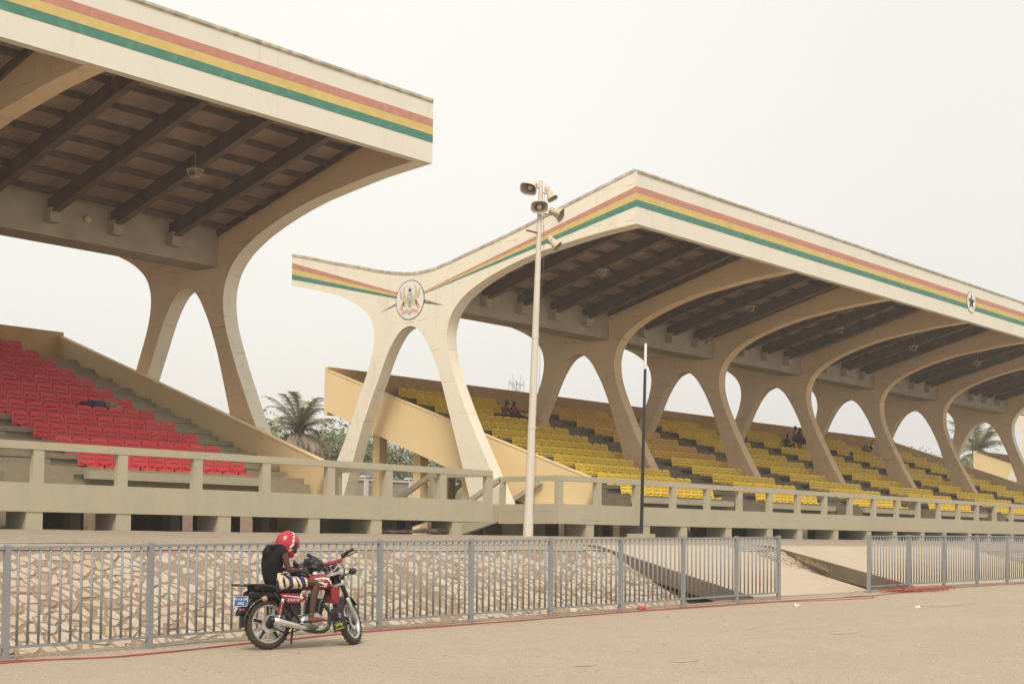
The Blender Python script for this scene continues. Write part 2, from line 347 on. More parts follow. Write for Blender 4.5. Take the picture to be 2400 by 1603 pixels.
def stones():
    r = random.Random(5); cs = .135; cv = .25; sh = .0; s0, s1 = .02, 3.22; x0, x1 = 2.0, 62.0
    nx, ns = int((x1-x0)/cs), int((s1-s0)/cv)+2
    P = {}
    for i in range(-1, nx+1):
        for j in range(-1, ns+1):
            if r.random() < .16: continue
            P[i,j] = (x0+(i+.5+r.uniform(-.45,.45))*cs, s0+(j+.5+(i%2)*.5+r.uniform(-.42,.42))*cv)
    b = MB()
    for (i, j), (px, ps) in P.items():
        if i < 0 or j < 0: continue
        poly = [(px-.42,ps-.42),(px+.42,ps-.42),(px+.42,ps+.42),(px-.42,ps+.42)]; gap = r.choice((.012,.02,.03,.05,.07))
        for di in range(-2,3):
            for dj in range(-2,3):
                q = P.get((i+di,j+dj))
                if not q or (di == 0 and dj == 0): continue
                mx, my = (px+q[0])/2, (ps+q[1])/2; dx, dy = q[0]-px, q[1]-ps; l = math.hypot(dx,dy); dx /= l; dy /= l
                mx -= dx*gap*.5; my -= dy*gap*.5; out_ = []
                for a, c in zip(poly, poly[1:]+poly[:1]):
                    da = (a[0]-mx)*dx+(a[1]-my)*dy; dc = (c[0]-mx)*dx+(c[1]-my)*dy
                    if da <= 0: out_.append(a)
                    if da*dc < 0: t = da/(da-dc); out_.append((a[0]+(c[0]-a[0])*t, a[1]+(c[1]-a[1])*t))
                poly = out_
                if len(poly) < 3: break
            if len(poly) < 3: break
        if len(poly) < 3: continue
        if min(p[1] for p in poly) < 0 or max(p[1] for p in poly) > 3.26: continue
        # roughen the outline a little
        poly2 = []
        for a, c in zip(poly, poly[1:]+poly[:1]):
            poly2.append(a); l = math.hypot(c[0]-a[0], c[1]-a[1])
            if l > .08: poly2.append(((a[0]+c[0])/2+r.uniform(-.012,.012), (a[1]+c[1])/2+r.uniform(-.012,.012)))
        cx = sum(p[0] for p in poly2)/len(poly2); cs_ = sum(p[1] for p in poly2)/len(poly2)
        sk_ = r.uniform(.84,.97); poly2 = [(cx+(p[0]-cx)*sk_, cs_+(p[1]-cs_)*sk_) for p in poly2]
        h = r.uniform(.002,.028); tx, ts = r.uniform(-.05,.05), r.uniform(-.05,.05); n = len(poly2); o = len(b.v); mi = r.choice((0,0,0,1,1,2,2,3))
        for (k, hh) in ((1.0,-.03),(1.0,h*.55),(.90,h)):
            for p in poly2:
                x = cx+(p[0]-cx)*k; s_ = cs_+(p[1]-cs_)*k; t = s_/3.285; y = 15.85+2.85*t; z = pz(t)(x)
                H = hh + (tx*(x-cx)+ts*(s_-cs_) if hh > 0 else 0) + (r.uniform(-.004,.004) if hh > 0 else 0)
                b.v.append((x, y-.47*H, z+.88*H))
        for ring in (0,1):
            for k in range(n): l = (k+1) % n; b.f.append((o+ring*n+k,o+ring*n+l,o+(ring+1)*n+l,o+(ring+1)*n+k)); b.mi.append(mi)
        b.f.append(tuple(o+2*n+k for k in range(n))); b.mi.append(mi)
    L_ = [((3,3,3),.42,.68,None,.5)]
    mk = lambda nm, c, d: layered(nm, c, [((2.5,2.5,2.5),.40,.66,d,.7), ((16,16,16),.52,.70,tuple(q*.62 for q in c),.6)], rough=.9, bumps=[(22,.6,.02)], spec=.12)
    o = b.build('stone_pitching', [mk('stone_cream',(.50,.42,.32),(.42,.34,.25)), mk('stone_tan',(.48,.38,.27),(.40,.30,.21)), mk('stone_pale',(.50,.44,.36),(.38,.32,.25)), mk('stone_rust',(.34,.25,.18),(.31,.22,.155))], fix=False)
    tag(o, kind='structure')
stones()
sheet('concrete_band', [(18.66, 1.165), (18.74, 1.17), (19.25, 1.25), (19.27, 1.262)], XS, M_gravel)
sheet('ground', [(19.25, 1.262), (22, 1.33), (25, 1.40), (30.5, 1.50), (45, 1.50), (60, 1.6), (120, 1.7), (600, 2.0)], XS, M_gravel, jit=.015)
# gap in the fence: low concrete apron between the ramps
def slab_ramp(x0, x1, label):
    b = MB(); th = .42
    top = [(19.35, 1.275), (18.95, 1.27), (15.0, .262)]
    poly = [(19.35, 1.275), (18.95, 1.27), (15.03, gz((x0+x1)/2)+.012), (15.03, gz((x0+x1)/2)-.33), (18.6, .80), (19.35, .85)]
    b.px(poly, x0, x1)
    b.mi = [1, 1] + [0]*(len(b.f)-2)  # side faces get the dark copy, their shade set by colour
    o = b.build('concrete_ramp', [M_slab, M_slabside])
    tag(o, kind='structure'); return o
slab_ramp(24.75, 29.9, '')
slab_ramp(32.05, 43.5, '')
b = MB(); b.px([(18.6,.98),(18.1,.58),(17.1,.27),(16.6,.13),(16.0,.17),(15.03, gz(31)+.006), (15.03, -.2), (18.6, .2)], 29.6, 32.35)
tag(b.build('concrete_apron', M_slab), kind='structure')
# earth bank behind
sheet('earth_bank', [(48.2, 1.45), (50, 1.95), (52, 2.35), (56, 2.5), (58.8, 1.6)], [-40+4*i for i in range(50)], M_earth, jit=.25)
b = MB()
for i in range(2500):
    x = rnd.uniform(20, 27); y = rnd.uniform(46.6, 49); h = rnd.uniform(.08, .28); a = rnd.uniform(0, 6.28); dx, dy = math.cos(a)*.02, math.sin(a)*.02
    b.add([(x-dx,y-dy,1.5),(x+dx,y+dy,1.5),(x+rnd.uniform(-.06,.06),y,1.5+h)], [(0,1,2)])
tag(b.build('grass', M_grass, fix=False), label='green grass patch behind the red seated stand', cat='grass', kind='stuff')

# ------------------------------------------------------------------ grandstands
TOP = [(46.62,13.31),(45.19,12.98),(44.07,12.68),(42.68,12.36),(41.29,12.01),(40.31,11.82),(39.63,11.72),(39.04,11.69),(38.51,11.71),(38.08,11.76),(37.25,11.93),(36.05,12.20),(34.59,12.53),(33.1,12.90),(28.72,14.03)]
FRONT = [(28.72,12.20),(29.55,12.15),(30.6,12.07),(32.21,11.87),(33.16,11.73),(34.41,11.44),(35.62,11.05),(36.45,10.66),(36.86,10.38),(37.20,10.03),(37.40,9.66),(37.49,9.29),(37.50,8.92),(37.44,8.50),(37.25,7.90),(36.76,6.81),(36.12,5.57),(35.62,4.70),(35.10,3.80),(34.50,2.80),(33.70,1.45)]
ARCH = [(35.60,1.45),(36.20,2.85),(36.59,4.03),(36.81,4.66),(37.23,5.85),(37.77,7.39),(38.20,8.33),(38.46,8.78),(38.74,9.20),(39.00,9.47),(39.25,9.62),(39.52,9.68),(39.82,9.62),(40.09,9.47),(40.34,9.22),(40.58,8.90),(40.85,8.45),(41.17,7.80),(41.71,6.72),(42.23,5.59),(42.63,4.49),(43.16,3.10),(43.75,1.45)]
REAR = [(45.15,1.45),(44.35,3.33),(43.59,4.56),(43.14,5.37),(42.79,6.07),(42.09,7.56),(41.84,8.10),(41.64,8.60),(41.52,9.10),(41.50,9.45),(41.56,9.80),(41.72,10.14),(42.02,10.46),(42.56,10.82),(43.24,11.13),(43.99,11.40),(44.96,11.65),(46.62,12.04)]
def sp2(pts, n=3): return [(p.x, p.y) for p in spline([(a, b, 0) for a, b in pts], n)]
RIBPOLY = sp2(TOP, 2) + sp2(FRONT, 3) + sp2(ARCH, 3) + sp2(REAR, 3)
DECK = lambda y: 13.10 + (31.3-y)*.262
XG = 39.44
Z0, ROWY0, RUN, RISE = 3.12, 32.9, 1.11, .402
BLK_SEAT = .545

def ribbon(pts, x0, x1, dz0, dz1):
    """box strip following (y, z) points"""
    b = MB(); n = len(pts)
    for (y, z) in pts:
        for (x, dz) in ((x0,dz0),(x1,dz0),(x1,dz1),(x0,dz1)): b.v.append((x, y, z+dz))
    for i in range(n-1):
        for k in range(4):
            l = (k+1) % 4; b.f.append((i*4+k, i*4+l, (i+1)*4+l, (i+1)*4+k)); b.mi.append(0)
    b.f.append((0,1,2,3)); b.f.append((n*4-4, n*4-3, n*4-2, n*4-1)); b.mi += [0,0]
    return b
def band(A0, A1, B0, B1, x, th=.006, n=10):
    """flat stripe on plane x between (y,z) line A0-A1 (top) and B0-B1 (bottom); faces -X"""
    b = MB()
    for i in range(n+1):
        t = i/n
        y = A0[0]+(A1[0]-A0[0])*t; z = A0[1]+(A1[1]-A0[1])*t; y2 = B0[0]+(B1[0]-B0[0])*t; z2 = B0[1]+(B1[1]-B0[1])*t
        b.v += [(x, y, z), (x, y2, z2), (x-th, y, z), (x-th, y2, z2)]
    for i in range(n):
        a = i*4; c = a+4
        b.f += [(a+2, a+3, c+3, c+2), (a, c, c+2, a+2), (a+1, a+3, c+3, c+1)]; b.mi += [0]*3
    b.f += [(0,1,3,2), (n*4, n*4+1, n*4+3, n*4+2)]; b.mi += [0]*2
    return b

def stairs(p, x0, x1, side_x):
    b = MB()
    n = 7
    for i in range(n):
        z = 2.62 - (i+1)*1.12/(n); y = 33.75 + i*.30
        b.box(x0, x1, y, y+.31, z-.16, z)
    st = b.build('stair', M_conc, p)
    for sx in side_x:
        s = MB(); s.px([(33.75,2.62),(33.75,2.0),(36.1,1.40),(36.1,1.62),(34.0,2.62)], sx-.08, sx+.08); s.build('stringer', M_conc, st)
        r = MB(); r.beam((sx,33.72,3.52), (sx,35.9,2.42), .14, .17); r.box(sx-.07,sx+.07,35.75,35.95,1.5,2.45); r.build('handrail', M_conc, st)
    return st

def piece_rail(p, x0, x1, posts, z0=2.62, zt=3.61):
    r = MB(); r.box(x0, x1, 31.0, 31.2, zt-.19, zt)
    ro = r.build('railing', M_conc, p)
    for xp in posts:
        q = MB(); q.box(xp-.14, xp+.14, 31.012, 31.188, z0, zt-.192); q.build('post', M_conc, ro)
    return ro

def roof_bay(p, xa, xb):
    """steel beams and purlins between rib faces xa..xb"""
    n = max(3, round((xb-xa)/2.15)-1); off = (xb-xa - 2.15*(n-1))/2
    pu = MB()
    for k in range(9):
        y = 29.5 + k*.98; z = DECK(y)
        pu.box(xa, xb, y-.05, y+.05, z-.17, z-.02)
    pu.beam((xa+.05,28.95,DECK(28.95)-.11),(xa+.05,37.8,DECK(37.8)-.11),.096,.17); pu.beam((xb-.05,28.95,DECK(28.95)-.11),(xb-.05,37.8,DECK(37.8)-.11),.096,.17)
    pu.build('roof_purlins', M_steel, p)
    for i in range(n):
        x = xa+off+2.15*i
        if xb-xa < 9: x = xa + (xb-xa)*(i+.82)/(n+.62)
        s = MB(); a = Vector((x, 28.95, DECK(28.95)-.36)); c = Vector((x, 37.8, DECK(37.8)-.36))
        s.beam(a, c, .12, .46); s.beam(a+Vector((0,0,-.25)), c+Vector((0,0,-.25)), .24, .05)
        s.build('roof_beam', M_steel, p)
        q = MB(); q.box(x-.17, x+.17, 37.45, 37.8, 10.55, 10.98); q.build('corbel', M_ybeam, p)

def stand(name, label, ribs, xl, xr, wallL, wallR, capL, capR, blocks, plat, posts, piers):
    p = empty(name, (0,0,0), 0, label, 'grandstand')
    T = .55
    for i, x in enumerate(ribs):
        first = capL and i == 0; last = capR and i == len(ribs)-1
        b = MB(); b.px(RIBPOLY, x, x+T, 0, 1 if first else 0)
        if last: b.mi = [0]+[1]*(len(b.mi)-1)  # inner face painted in the shaded tan, reveals kept cream
        rb = autosmooth(b.build('concrete_rib', [M_rib, M_gable], p), 30)
        if first:
            rb.data.materials[0] = M_gable
            rb['label'] = 'cream painted gable rib carrying the round crest'
            gable_art(rb, x)
        if first or last:
            xx = x-.02 if first else x+T-.10
            ribbon(sp2(TOP, 3), xx, xx+.12, -.02, .085).build('roof_flashing', M_flash, rb)
    # fascia
    b = MB(); b.box(xl+.003, xr-.003, 28.6, 28.86, 12.203, 14.0); f = b.build('fascia', M_fascia, p)
    st = M_red, M_yel, M_grn
    for (za, zb, m, nm) in ((13.27,13.50,M_red,'red_stripe'),(13.035,13.266,M_yel,'yellow_stripe'),(12.805,13.031,M_grn,'green_stripe')):
        s = MB(); N = int((xr-xl)/1.2)
        for k in range(N+1):
            x = xl+.003 + (xr-xl-.006)*k/N; j = noise.noise(Vector((x*.8, za, 3)))*.008
            s.v += [(x, 28.594, za+j), (x, 28.594, zb+j), (x, 28.6005, za+j), (x, 28.6005, zb+j)]
        for k in range(N):
            a = k*4; c = a+4
            s.f += [(a,c,c+1,a+1),(a,a+2,c+2,c),(a+1,c+1,c+3,a+3)]; s.mi += [0]*3
        s.f += [(0,1,3,2),(N*4,N*4+1,N*4+3,N*4+2)]; s.mi += [0,0]
        s.build(nm, m, f)
    fl = MB(); x = xl
    while x < xr:
        L = min(rnd.uniform(2.2, 4.4), xr-x); d = rnd.uniform(-.012, .018)
        fl.box(x, x+L-.012, 28.56+d, 28.95, 14.0, 14.07+d*.8); fl.box(x, x+L-.02, 28.585+d, 28.60, 13.955, 14.0); x += L
    fl.build('roof_flashing', M_flash, f)
    # decks
    b = MB()
    b.px([(28.86,DECK(28.86)),(39.3,DECK(39.3)),(39.3,DECK(39.3)+.1),(28.86,DECK(28.86)+.1)], xl+.56, xr-.56)
    b.px([(39.3,DECK(39.3)),(46.4,12.85),(46.4,12.95),(39.3,DECK(39.3)+.1)], xl+.56, xr-.56)
    b.build('roof_deck', M_roof, p)
    b = MB(); b.box(xl+.56, xr-.56, 46.4, 46.6, 12.05, 13.2); b.build('rear_fascia', M_fascia, p)
    b = MB(); b.box(xl+.55 if capL else xl, xr-.55 if capR else xr, 37.8, 38.9, 10.2, 11.5); b.build('ring_beam', M_ybeam, p)
    for a, c in zip(ribs, ribs[1:]): roof_bay(p, a+T, c)
    if not capL: roof_bay(p, ribs[0]-8.45+T, ribs[0])
    # seating deck
    wl = wallL+.2 if wallL else xl; wr = wallR-.2 if wallR else xr
    prof = [(31.9, 2.45)]
    prof = [(32.35, 2.35), (32.35, Z0-.20), (32.27, Z0-.20), (32.27, Z0)]
    for k in range(1, 12):
        y = 32.35+RUN*k; zp = Z0+RISE*(k-1); z = Z0+RISE*k
        prof += [(y, zp), (y, z-.15), (y-.08, z-.15), (y-.08, z)]
    prof += [(45.5, Z0+RISE*11), (45.5, 6.75), (34.2, 2.45)]
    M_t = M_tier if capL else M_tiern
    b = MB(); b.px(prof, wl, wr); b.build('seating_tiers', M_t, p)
    # aisle half steps between blocks
    edges = [wl] + [e for bl in blocks for e in (bl[0], bl[1])] + [wr]
    for a, c in zip(edges[0::2], edges[1::2]):
        ais = MB()
        wdt = c-a
        if wdt < .5: continue
        w0, w1 = (a+.15, c-.15) if wdt < 4 else (a+.15, a+3.2)
        if wdt > 2.5: w0, w1 = a+.75, c-.75
        for k in range(12):
            y = 32.27+RUN*k; z = Z0+RISE*k
            ais.box(w0, w1, y-.42, y-.001 if k else y, z-RISE if k else 2.62, z-RISE*.5)
        ais.build('aisle_steps', M_t, p)
    # dark recess under the bottom bench, bench front lip
    for (x0, x1) in blocks:
        b = MB(); b.box(x0-.2, x1+.2, 32.0, 32.262, 2.82, 3.04)
        b.build('bench', M_conc, p)
    # parapets
    SW = [(45.7,8.46),(31.45,3.55),(31.45,2.62),(34.05,2.50),(45.7,6.72)]
    for X, lo in ((wallL, 0), (wallR, 1)):
        if not X: continue
        x0 = X if lo == 0 else X-.2
        b = MB(); b.px(SW, x0, x0+.2); sw = b.build('side_wall', M_yellow, p)
        c = MB(); c.px([(45.7,8.464),(31.43,3.554),(31.43,3.60),(45.7,8.51)], x0-.02, x0+.22); c.build('coping', M_yellow, sw)
    rw0 = wallL if wallL else xl; rw1 = wallR if wallR else xr
    b = MB(); b.box(rw0, rw1, 45.702, 45.90, 6.6, 8.65); rwo = b.build('rear_wall', [M_yshade, M_yellow], p)
    rwo.data.polygons.foreach_set('material_index', [1 if abs(q.normal.x) > .9 else 0 for q in rwo.data.polygons])  # ends take the lit yellow, long faces the painted shade tone
    # columns under the tiers
    xs = []
    x = (wallL+.6) if wallL else xl+3
    while x < (wallR or xr)-.5: xs.append(x); x += 4.2
    for x in xs:
        for y in (38.2, 40.9, 43.3):
            zt = 2.5+(y-34.05)*.362-.05
            b = MB(); b.box(x, x+.45, y-.2, y+.2, 1.45, zt); b.build('column', M_yellow, p)
    # platform
    b = MB(); b.px([(31.0,2.62),(31.0,1.93),(31.26,1.93),(31.26,2.36),(33.75,2.36),(33.75,2.62)], plat[0], plat[1]); b.build('platform', M_conc, p)
    b = MB(); b.box(plat[0], plat[1], 33.3, 33.5, 1.5, 2.36); 
    piece_rail(p, plat[0], plat[1], posts)
    for x in piers:
        q = MB(); q.box(x-.215, x+.215, 31.02, 31.95, 1.42, 1.93); q.build('pier', M_conc, p)
        q2 = MB(); q2.box(x-.15, x+.15, 33.2, 33.6, 1.42, 2.36); q2.build('pier', M_conc, p)
    x = plat[0]+.3
    while x < plat[1]-3.2:
        L = rnd.uniform(1.4, 3.2)
        q = MB(); q.box(x, x+L, 34.6, 34.8, 1.42, 2.6); q.build('added_dark_wall', M_slabside, p); x += L+rnd.uniform(.5, 1.3)  # dark segments added at random so the openings underneath read dark
    return p

def disc(b, c, r, x, th, n=40, mi=0, sy=1, sz=1):
    pts = [(c[0]+r*sy*math.cos(2*math.pi*i/n), c[1]+r*sz*math.sin(2*math.pi*i/n)) for i in range(n)]
    b.px(pts, x-th, x, mi)
def gable_art(rb, x):
    ty, fy = 46.60, 28.598
    L = ((13.01,11.06),(12.76,10.98),(12.52,10.90),(12.30,10.81)); Rr = ((13.50,10.94),(13.275,10.905),(13.04,10.875),(12.805,10.845))
    for i, (m, nm) in enumerate(((M_red,'red_stripe'),(M_yel,'yellow_stripe'),(M_grn,'green_stripe'))):
        band((ty,L[i][0]),(40.2,L[i][1]),(ty,L[i+1][0]),(40.2,L[i+1][1]), x, .004).build(nm, m, rb)
        band((fy,Rr[i][0]),(38.8,Rr[i][1]),(fy,Rr[i+1][0]),(38.8,Rr[i+1][1]), x, .004).build(nm, m, rb)
    b = MB(); b.px([(40.2,10.66),(40.2,10.57),(41.2,10.35)], x-.005, x); mw = mat('worn_black_paint',(.10,.085,.075),amt=.4,scale=14,col2=(.42,.37,.30),thr=(.34,.52)); b.build('star_point', mw, rb)
    b = MB(); b.px([(38.8,10.66),(37.65,10.30),(38.8,10.50)], x-.005, x); b.build('star_point', mw, rb)
    # crest: one flat painted disc with its painted pieces
    cy, cz = 39.50, 10.70
    e = MB(); disc(e, (cy,cz), .785, x, .010, 56, 0); disc(e, (cy,cz), .755, x, .014, 56, 1)
    X = x-.014
    def P(poly, mi, t=.003): e.px([(cy-a, cz+c) for a, c in poly], X-t, X, mi)   # a grows to the right seen from the gable side
    # shield, star, wings, ribbons
    P([(-.14,.26),(.14,.26),(.17,.0),(.12,-.24),(0,-.36),(-.12,-.24),(-.17,0)], 2); P([(-.11,.22),(.11,.22),(.11,.02),(-.11,.02)], 6, .005)
    P([(-.02,.27),(.02,.27),(.02,-.3),(-.02,-.3)], 3, .006); P([(-.14,.02),(.14,.02),(.14,-.02),(-.14,-.02)], 3, .006)
    P([(-.06,-.06),(.06,-.06),(.07,-.2),(-.07,-.2)], 3, .006)
    star = []
    for i in range(10):
        r = .13 if i % 2 == 0 else .05; a = math.pi/2+i*math.pi/5; star.append((r*math.cos(a), .38+r*math.sin(a)))
    P(star, 5)
    for s in (-1, 1):
        P([(s*.18,.10),(s*.30,.36),(s*.24,.52),(s*.14,.60),(s*.33,.52),(s*.42,.30),(s*.36,.0),(s*.40,-.22),(s*.26,-.22),(s*.24,-.02)], 3)
        P([(s*.40,.10),(s*.46,.30),(s*.50,.46),(s*.56,.38),(s*.54,.12),(s*.44,-.02)], 7)
        P([(s*.30,-.02),(s*.42,-.05),(s*.58,-.30),(s*.44,-.42),(s*.34,-.24)], 4)
        P([(s*.06,-.40),(s*.10,-.34),(s*.44,-.42),(s*.46,-.56),(s*.10,-.50)], 4 if s > 0 else 7)
        P([(s*.18,.02),(s*.22,.14),(s*.26,.10),(s*.24,-.10),(s*.28,-.26),(s*.22,-.28)], 7, .004)
    P([(-.10,-.42),(.10,-.42),(.12,-.54),(.04,-.60),(-.04,-.60),(-.12,-.54)], 7, .004)
    e.build('crest', [M_black, mat('crest_white',(.80,.74,.70),amt=.04), mat('crest_green',(.42,.47,.34),amt=.15,scale=20), mat('crest_gold',(.66,.54,.32),amt=.15,scale=20),
        mat('crest_salmon',(.68,.45,.32),amt=.15,scale=20), M_black, mat('crest_grey',(.50,.52,.54),amt=.1,scale=20), mat('crest_ochre',(.58,.46,.33),amt=.15,scale=20)], rb)

nearp = [18.48-2.34*i for i in range(11)][::-1] + [20.83,23.15,25.46,27.85,30.18,32.55,34.73]
s1 = stand('grandstand', 'nearest grandstand on the left filled with red seats, roof cut by the frame',
    [-7.25, 1.2, 9.65, 18.1, 28.85], -7.25, 29.4, None, 28.1, False, True,
    [(2.9,8.35), (11.85,17.3), (20.7,26.15)], (-7.25, 34.87), nearp, [18.4-5.35, 15.5, 18.4, 20.88, 24.04, 27.22, 29.68, 33.2])
farp = [38.42,40.6,42.96,45.33,47.70,50.08,52.45,54.80] + [54.8+2.37*i for i in range(1,17)]
FB = [(44.4,50.95),(54.3,59.75),(63.05,68.5),(71.75,77.2),(80.45,85.9),(89.1,93.5)]
s2 = stand('grandstand', 'middle grandstand with yellow seats and a round crest on its gable',
    [39.44, 50.1, 58.55, 67.0, 75.45, 83.9, 94.8], 39.44, 95.35, 40.74, 94.2, True, True,
    FB, (38.28, 97.0), farp, [40.1,43.52,46.0,49.2,52.4,54.9,58.13,61.32,64.0,67.06,69.6,72.7,75.3,78.5,81,84,87,90,93])
s3 = stand('grandstand', 'farthest grandstand at the right edge, only its yellow end wall showing through a rib',
    [107.0, 117.7, 126.15], 107.0, 126.7, 108.3, None, True, False,
    [(112,118)], (105.7, 126.7), [106+2.4*i for i in range(9)], [108+3*i for i in range(6)])
stairs(s1, 30.6, 34.7, (30.5, 34.78)); stairs(s2, 38.4, 40.65, (38.36, 40.6))
def return_rail(p, x):
    r = MB(); r.box(x-.08, x+.08, 31.205, 33.75, 3.42, 3.60); ro = r.build('railing', M_conc, p)
    q = MB(); q.box(x-.075, x+.075, 33.55, 33.74, 2.62, 3.418); q.build('post', M_conc, ro)
return_rail(s1, 34.78); return_rail(s1, 30.5); return_rail(s2, 38.37)
b = MB(); b.box(38.283, 38.50, 31.262, 33.745, 1.93, 2.355); b.build('platform_edge', M_conc, s2)
b = MB(); b.box(34.65, 34.867, 31.262, 33.745, 1.93, 2.355); b.build('platform_edge', M_conc, s1)
b = MB(); b.box(28.35, 30.4, 32.4, 32.55, 3.33, 3.5); b.box(38.6, 40.7, 32.3, 32.45, 3.33, 3.5)
# black star badge on the middle fascia
fs = [o for o in s2.children if o.name.startswith('fascia')][0]
b = MB(); N = 36
def py(poly, y0, y1, bb, mi): bb.prism(poly, lambda p, t: (p[0], y1 if t else y0, p[1]), mi)
cx_, cz_ = 67.25, 13.18
py([(cx_+.52*math.cos(2*math.pi*i/N), cz_+.52*math.sin(2*math.pi*i/N)) for i in range(N)], 28.578, 28.6, b, 1)
py([(cx_+.50*math.cos(2*math.pi*i/N), cz_+.50*math.sin(2*math.pi*i/N)) for i in range(N)], 28.572, 28.59, b, 0)
py([(cx_+(.42 if i%2==0 else .165)*math.cos(math.pi/2+i*math.pi/5), cz_+(.42 if i%2==0 else .165)*math.sin(math.pi/2+i*math.pi/5)) for i in range(10)], 28.566, 28.58, b, 1)
b.build('star_badge', [MATS['crest_white'], M_black], fs)

# ceiling lamps: wire cages hung under the roof
ORD = ['first','second','third','fourth','fifth','sixth','seventh','eighth','ninth','tenth','eleventh','twelfth']
def cage(x, y, z, lab):
    o = empty('ceiling_lamp', (x,y,z), 0, lab, 'lamp', 'wire cage lamps under the stand roofs')
    b = MB(); b.tube([(.24*math.cos(t*math.pi/8), .24*math.sin(t*math.pi/8), 0) for t in range(16)], .013, 5, True)
    for k in range(3):
        a = k*2.09
        b.tube([(.24*math.cos(a)*math.cos(t*math.pi/12), .24*math.sin(a)*math.cos(t*math.pi/12), -.22*math.sin(t*math.pi/12)) for t in range(7)], .013, 5)
    b.tube([(.12*math.cos(t*math.pi/6), .12*math.sin(t*math.pi/6), -.19) for t in range(12)], .011, 5, True)
    b.build('cage', M_horn, o)
    c = MB(); c.lathe([(0,.55),(.02,.55),(.02,.14),(.09,.12),(.20,.02),(.21,0),(.0,.01)], (0,0,0), (0,0,1), 14); c.build('reflector', mat('lamp_metal',(.32,.27,.2)), o)
for i, (x, lab) in enumerate([(24.7,'wire cage lamp hanging under the roof above the red seats'), (44.0,'wire cage lamp under the first bay of the crested stand roof'),
        (54.9,'wire cage lamp under the second bay of the crested stand roof'), (63.2,'wire cage lamp under the third bay of the crested stand roof'),
        (71.4,'wire cage lamp under the fourth bay of the crested stand roof'), (79.7,'wire cage lamp under the fifth bay of the crested stand roof')]):
    cage(x, 33.5, 11.85, lab)
for (x, z, lab) in [(23.9,10.9,'small round lamp on the grey beam above the red seats'), (48.7,10.9,'small round lamp on the grey beam of the crested stand, nearest its end'), (57.9,10.9,'small round lamp on the beam in the second bay of the crested stand')]:
    b = MB(); b.lathe([(.0,0),(.10,0),(.11,.06),(.11,.16),(.08,.2),(0,.21)], (x,37.79,z), (0,-1,0), 12)
    tag(b.build('wall_lamp', mat('lamp_cap',(.62,.48,.3)), smooth=True), lab, 'lamp', 'small round lamps on the ring beams')

# ------------------------------------------------------------------ stadium seats
def seat_mesh(m):
    b = MB(); W, H, NX, NZ = .262, .50, 16, 20
    def pt(i, k):
        u = -1+2*i/NX; t = k/NZ
        hw = W*(1-.10*max(0,t-.55)/.45 - .06*max(0,.2-t)/.2)
        x = u*hw; z = .012+H*t - .035*(abs(u)**3)*(t**2) - .02*(abs(u)**3)*(1-t)
        y = -.03*(1-t) + .05*t - .035*u*u*1.2 - .0
        return (x, y, z)
    vid = {}
    for k in range(NZ+1):
        for i in range(NX+1): vid[i,k] = len(b.v); b.v.append(pt(i,k))
    for k in range(NZ):
        for i in range(NX):
            u = -1+2*(i+.5)/NX; t = (k+.5)/NZ
            slot = False
            if abs(u) < .70:
                if abs(t-(.74-.14*u*u)) < .030: slot = True
                if abs(t-.475) < .030: slot = True
                if abs(t-(.17+.16*u*u)) < .030: slot = True
            if not slot: b.f.append((vid[i,k], vid[i+1,k], vid[i+1,k+1], vid[i,k+1])); b.mi.append(0)
    me = bpy.data.meshes.new('tmp'); me.from_pydata(b.v, [], b.f); o = bpy.data.objects.new('tmp', me); COL.objects.link(o)
    md = o.modifiers.new('s', 'SOLIDIFY'); md.thickness = .022; bpy.context.view_layer.update()
    me2 = bpy.data.meshes.new_from_object(o.evaluated_get(bpy.context.evaluated_depsgraph_get())); bpy.data.objects.remove(o)
    c = MB(); c.v = [tuple(v.co) for v in me2.vertices]; c.f = [tuple(p.vertices) for p in me2.polygons]; c.mi = [0]*len(c.f)
    # pan: curved shell with a lip
    NXp, pro = 8, [(-.03,.035),(-.12,.03),(-.24,.03),(-.36,.045),(-.42,.05),(-.44,.03),(-.44,-.01)]
    o0 = len(c.v)
    for (y, z) in pro:
        for i in range(NXp+1):
            u = -1+2*i/NXp; c.v.append((u*.25, y, z+.03*u*u))
    for a in range(len(pro)-1):
        for i in range(NXp): c.f.append((o0+a*(NXp+1)+i, o0+a*(NXp+1)+i+1, o0+(a+1)*(NXp+1)+i+1, o0+(a+1)*(NXp+1)+i)); c.mi.append(0)
    for s in (-1,1): c.box(s*.12-.02, s*.12+.02, -.40, -.30, -.07, .03)
    me = bpy.data.meshes.new('stadium_seat'); me.from_pydata(c.v, [], c.f); me.materials.append(m)
    bb = bmesh.new(); bb.from_mesh(me); bmesh.ops.recalc_face_normals(bb, faces=bb.faces); bb.to_mesh(me); bb.free()
    me.polygons.foreach_set('use_smooth', [True]*len(me.polygons))
    return me
M_orp = mat('faded_orange_seat_plastic', (0.86, 0.50, 0.085), amt=.10, scale=6, rough=.5, spec=.4); fade(M_orp, (.80,.52,.14), .4)
ME_R = seat_mesh(M_redp); ME_Y = seat_mesh(M_yelp); ME_O = ME_Y.copy(); ME_O.name = 'orange_stadium_seat'; ME_O.materials[0] = M_orp
ORDN = ORD
NUM = ['first','second','third','fourth','fifth','sixth','seventh','eighth','ninth','tenth','eleventh','twelfth']
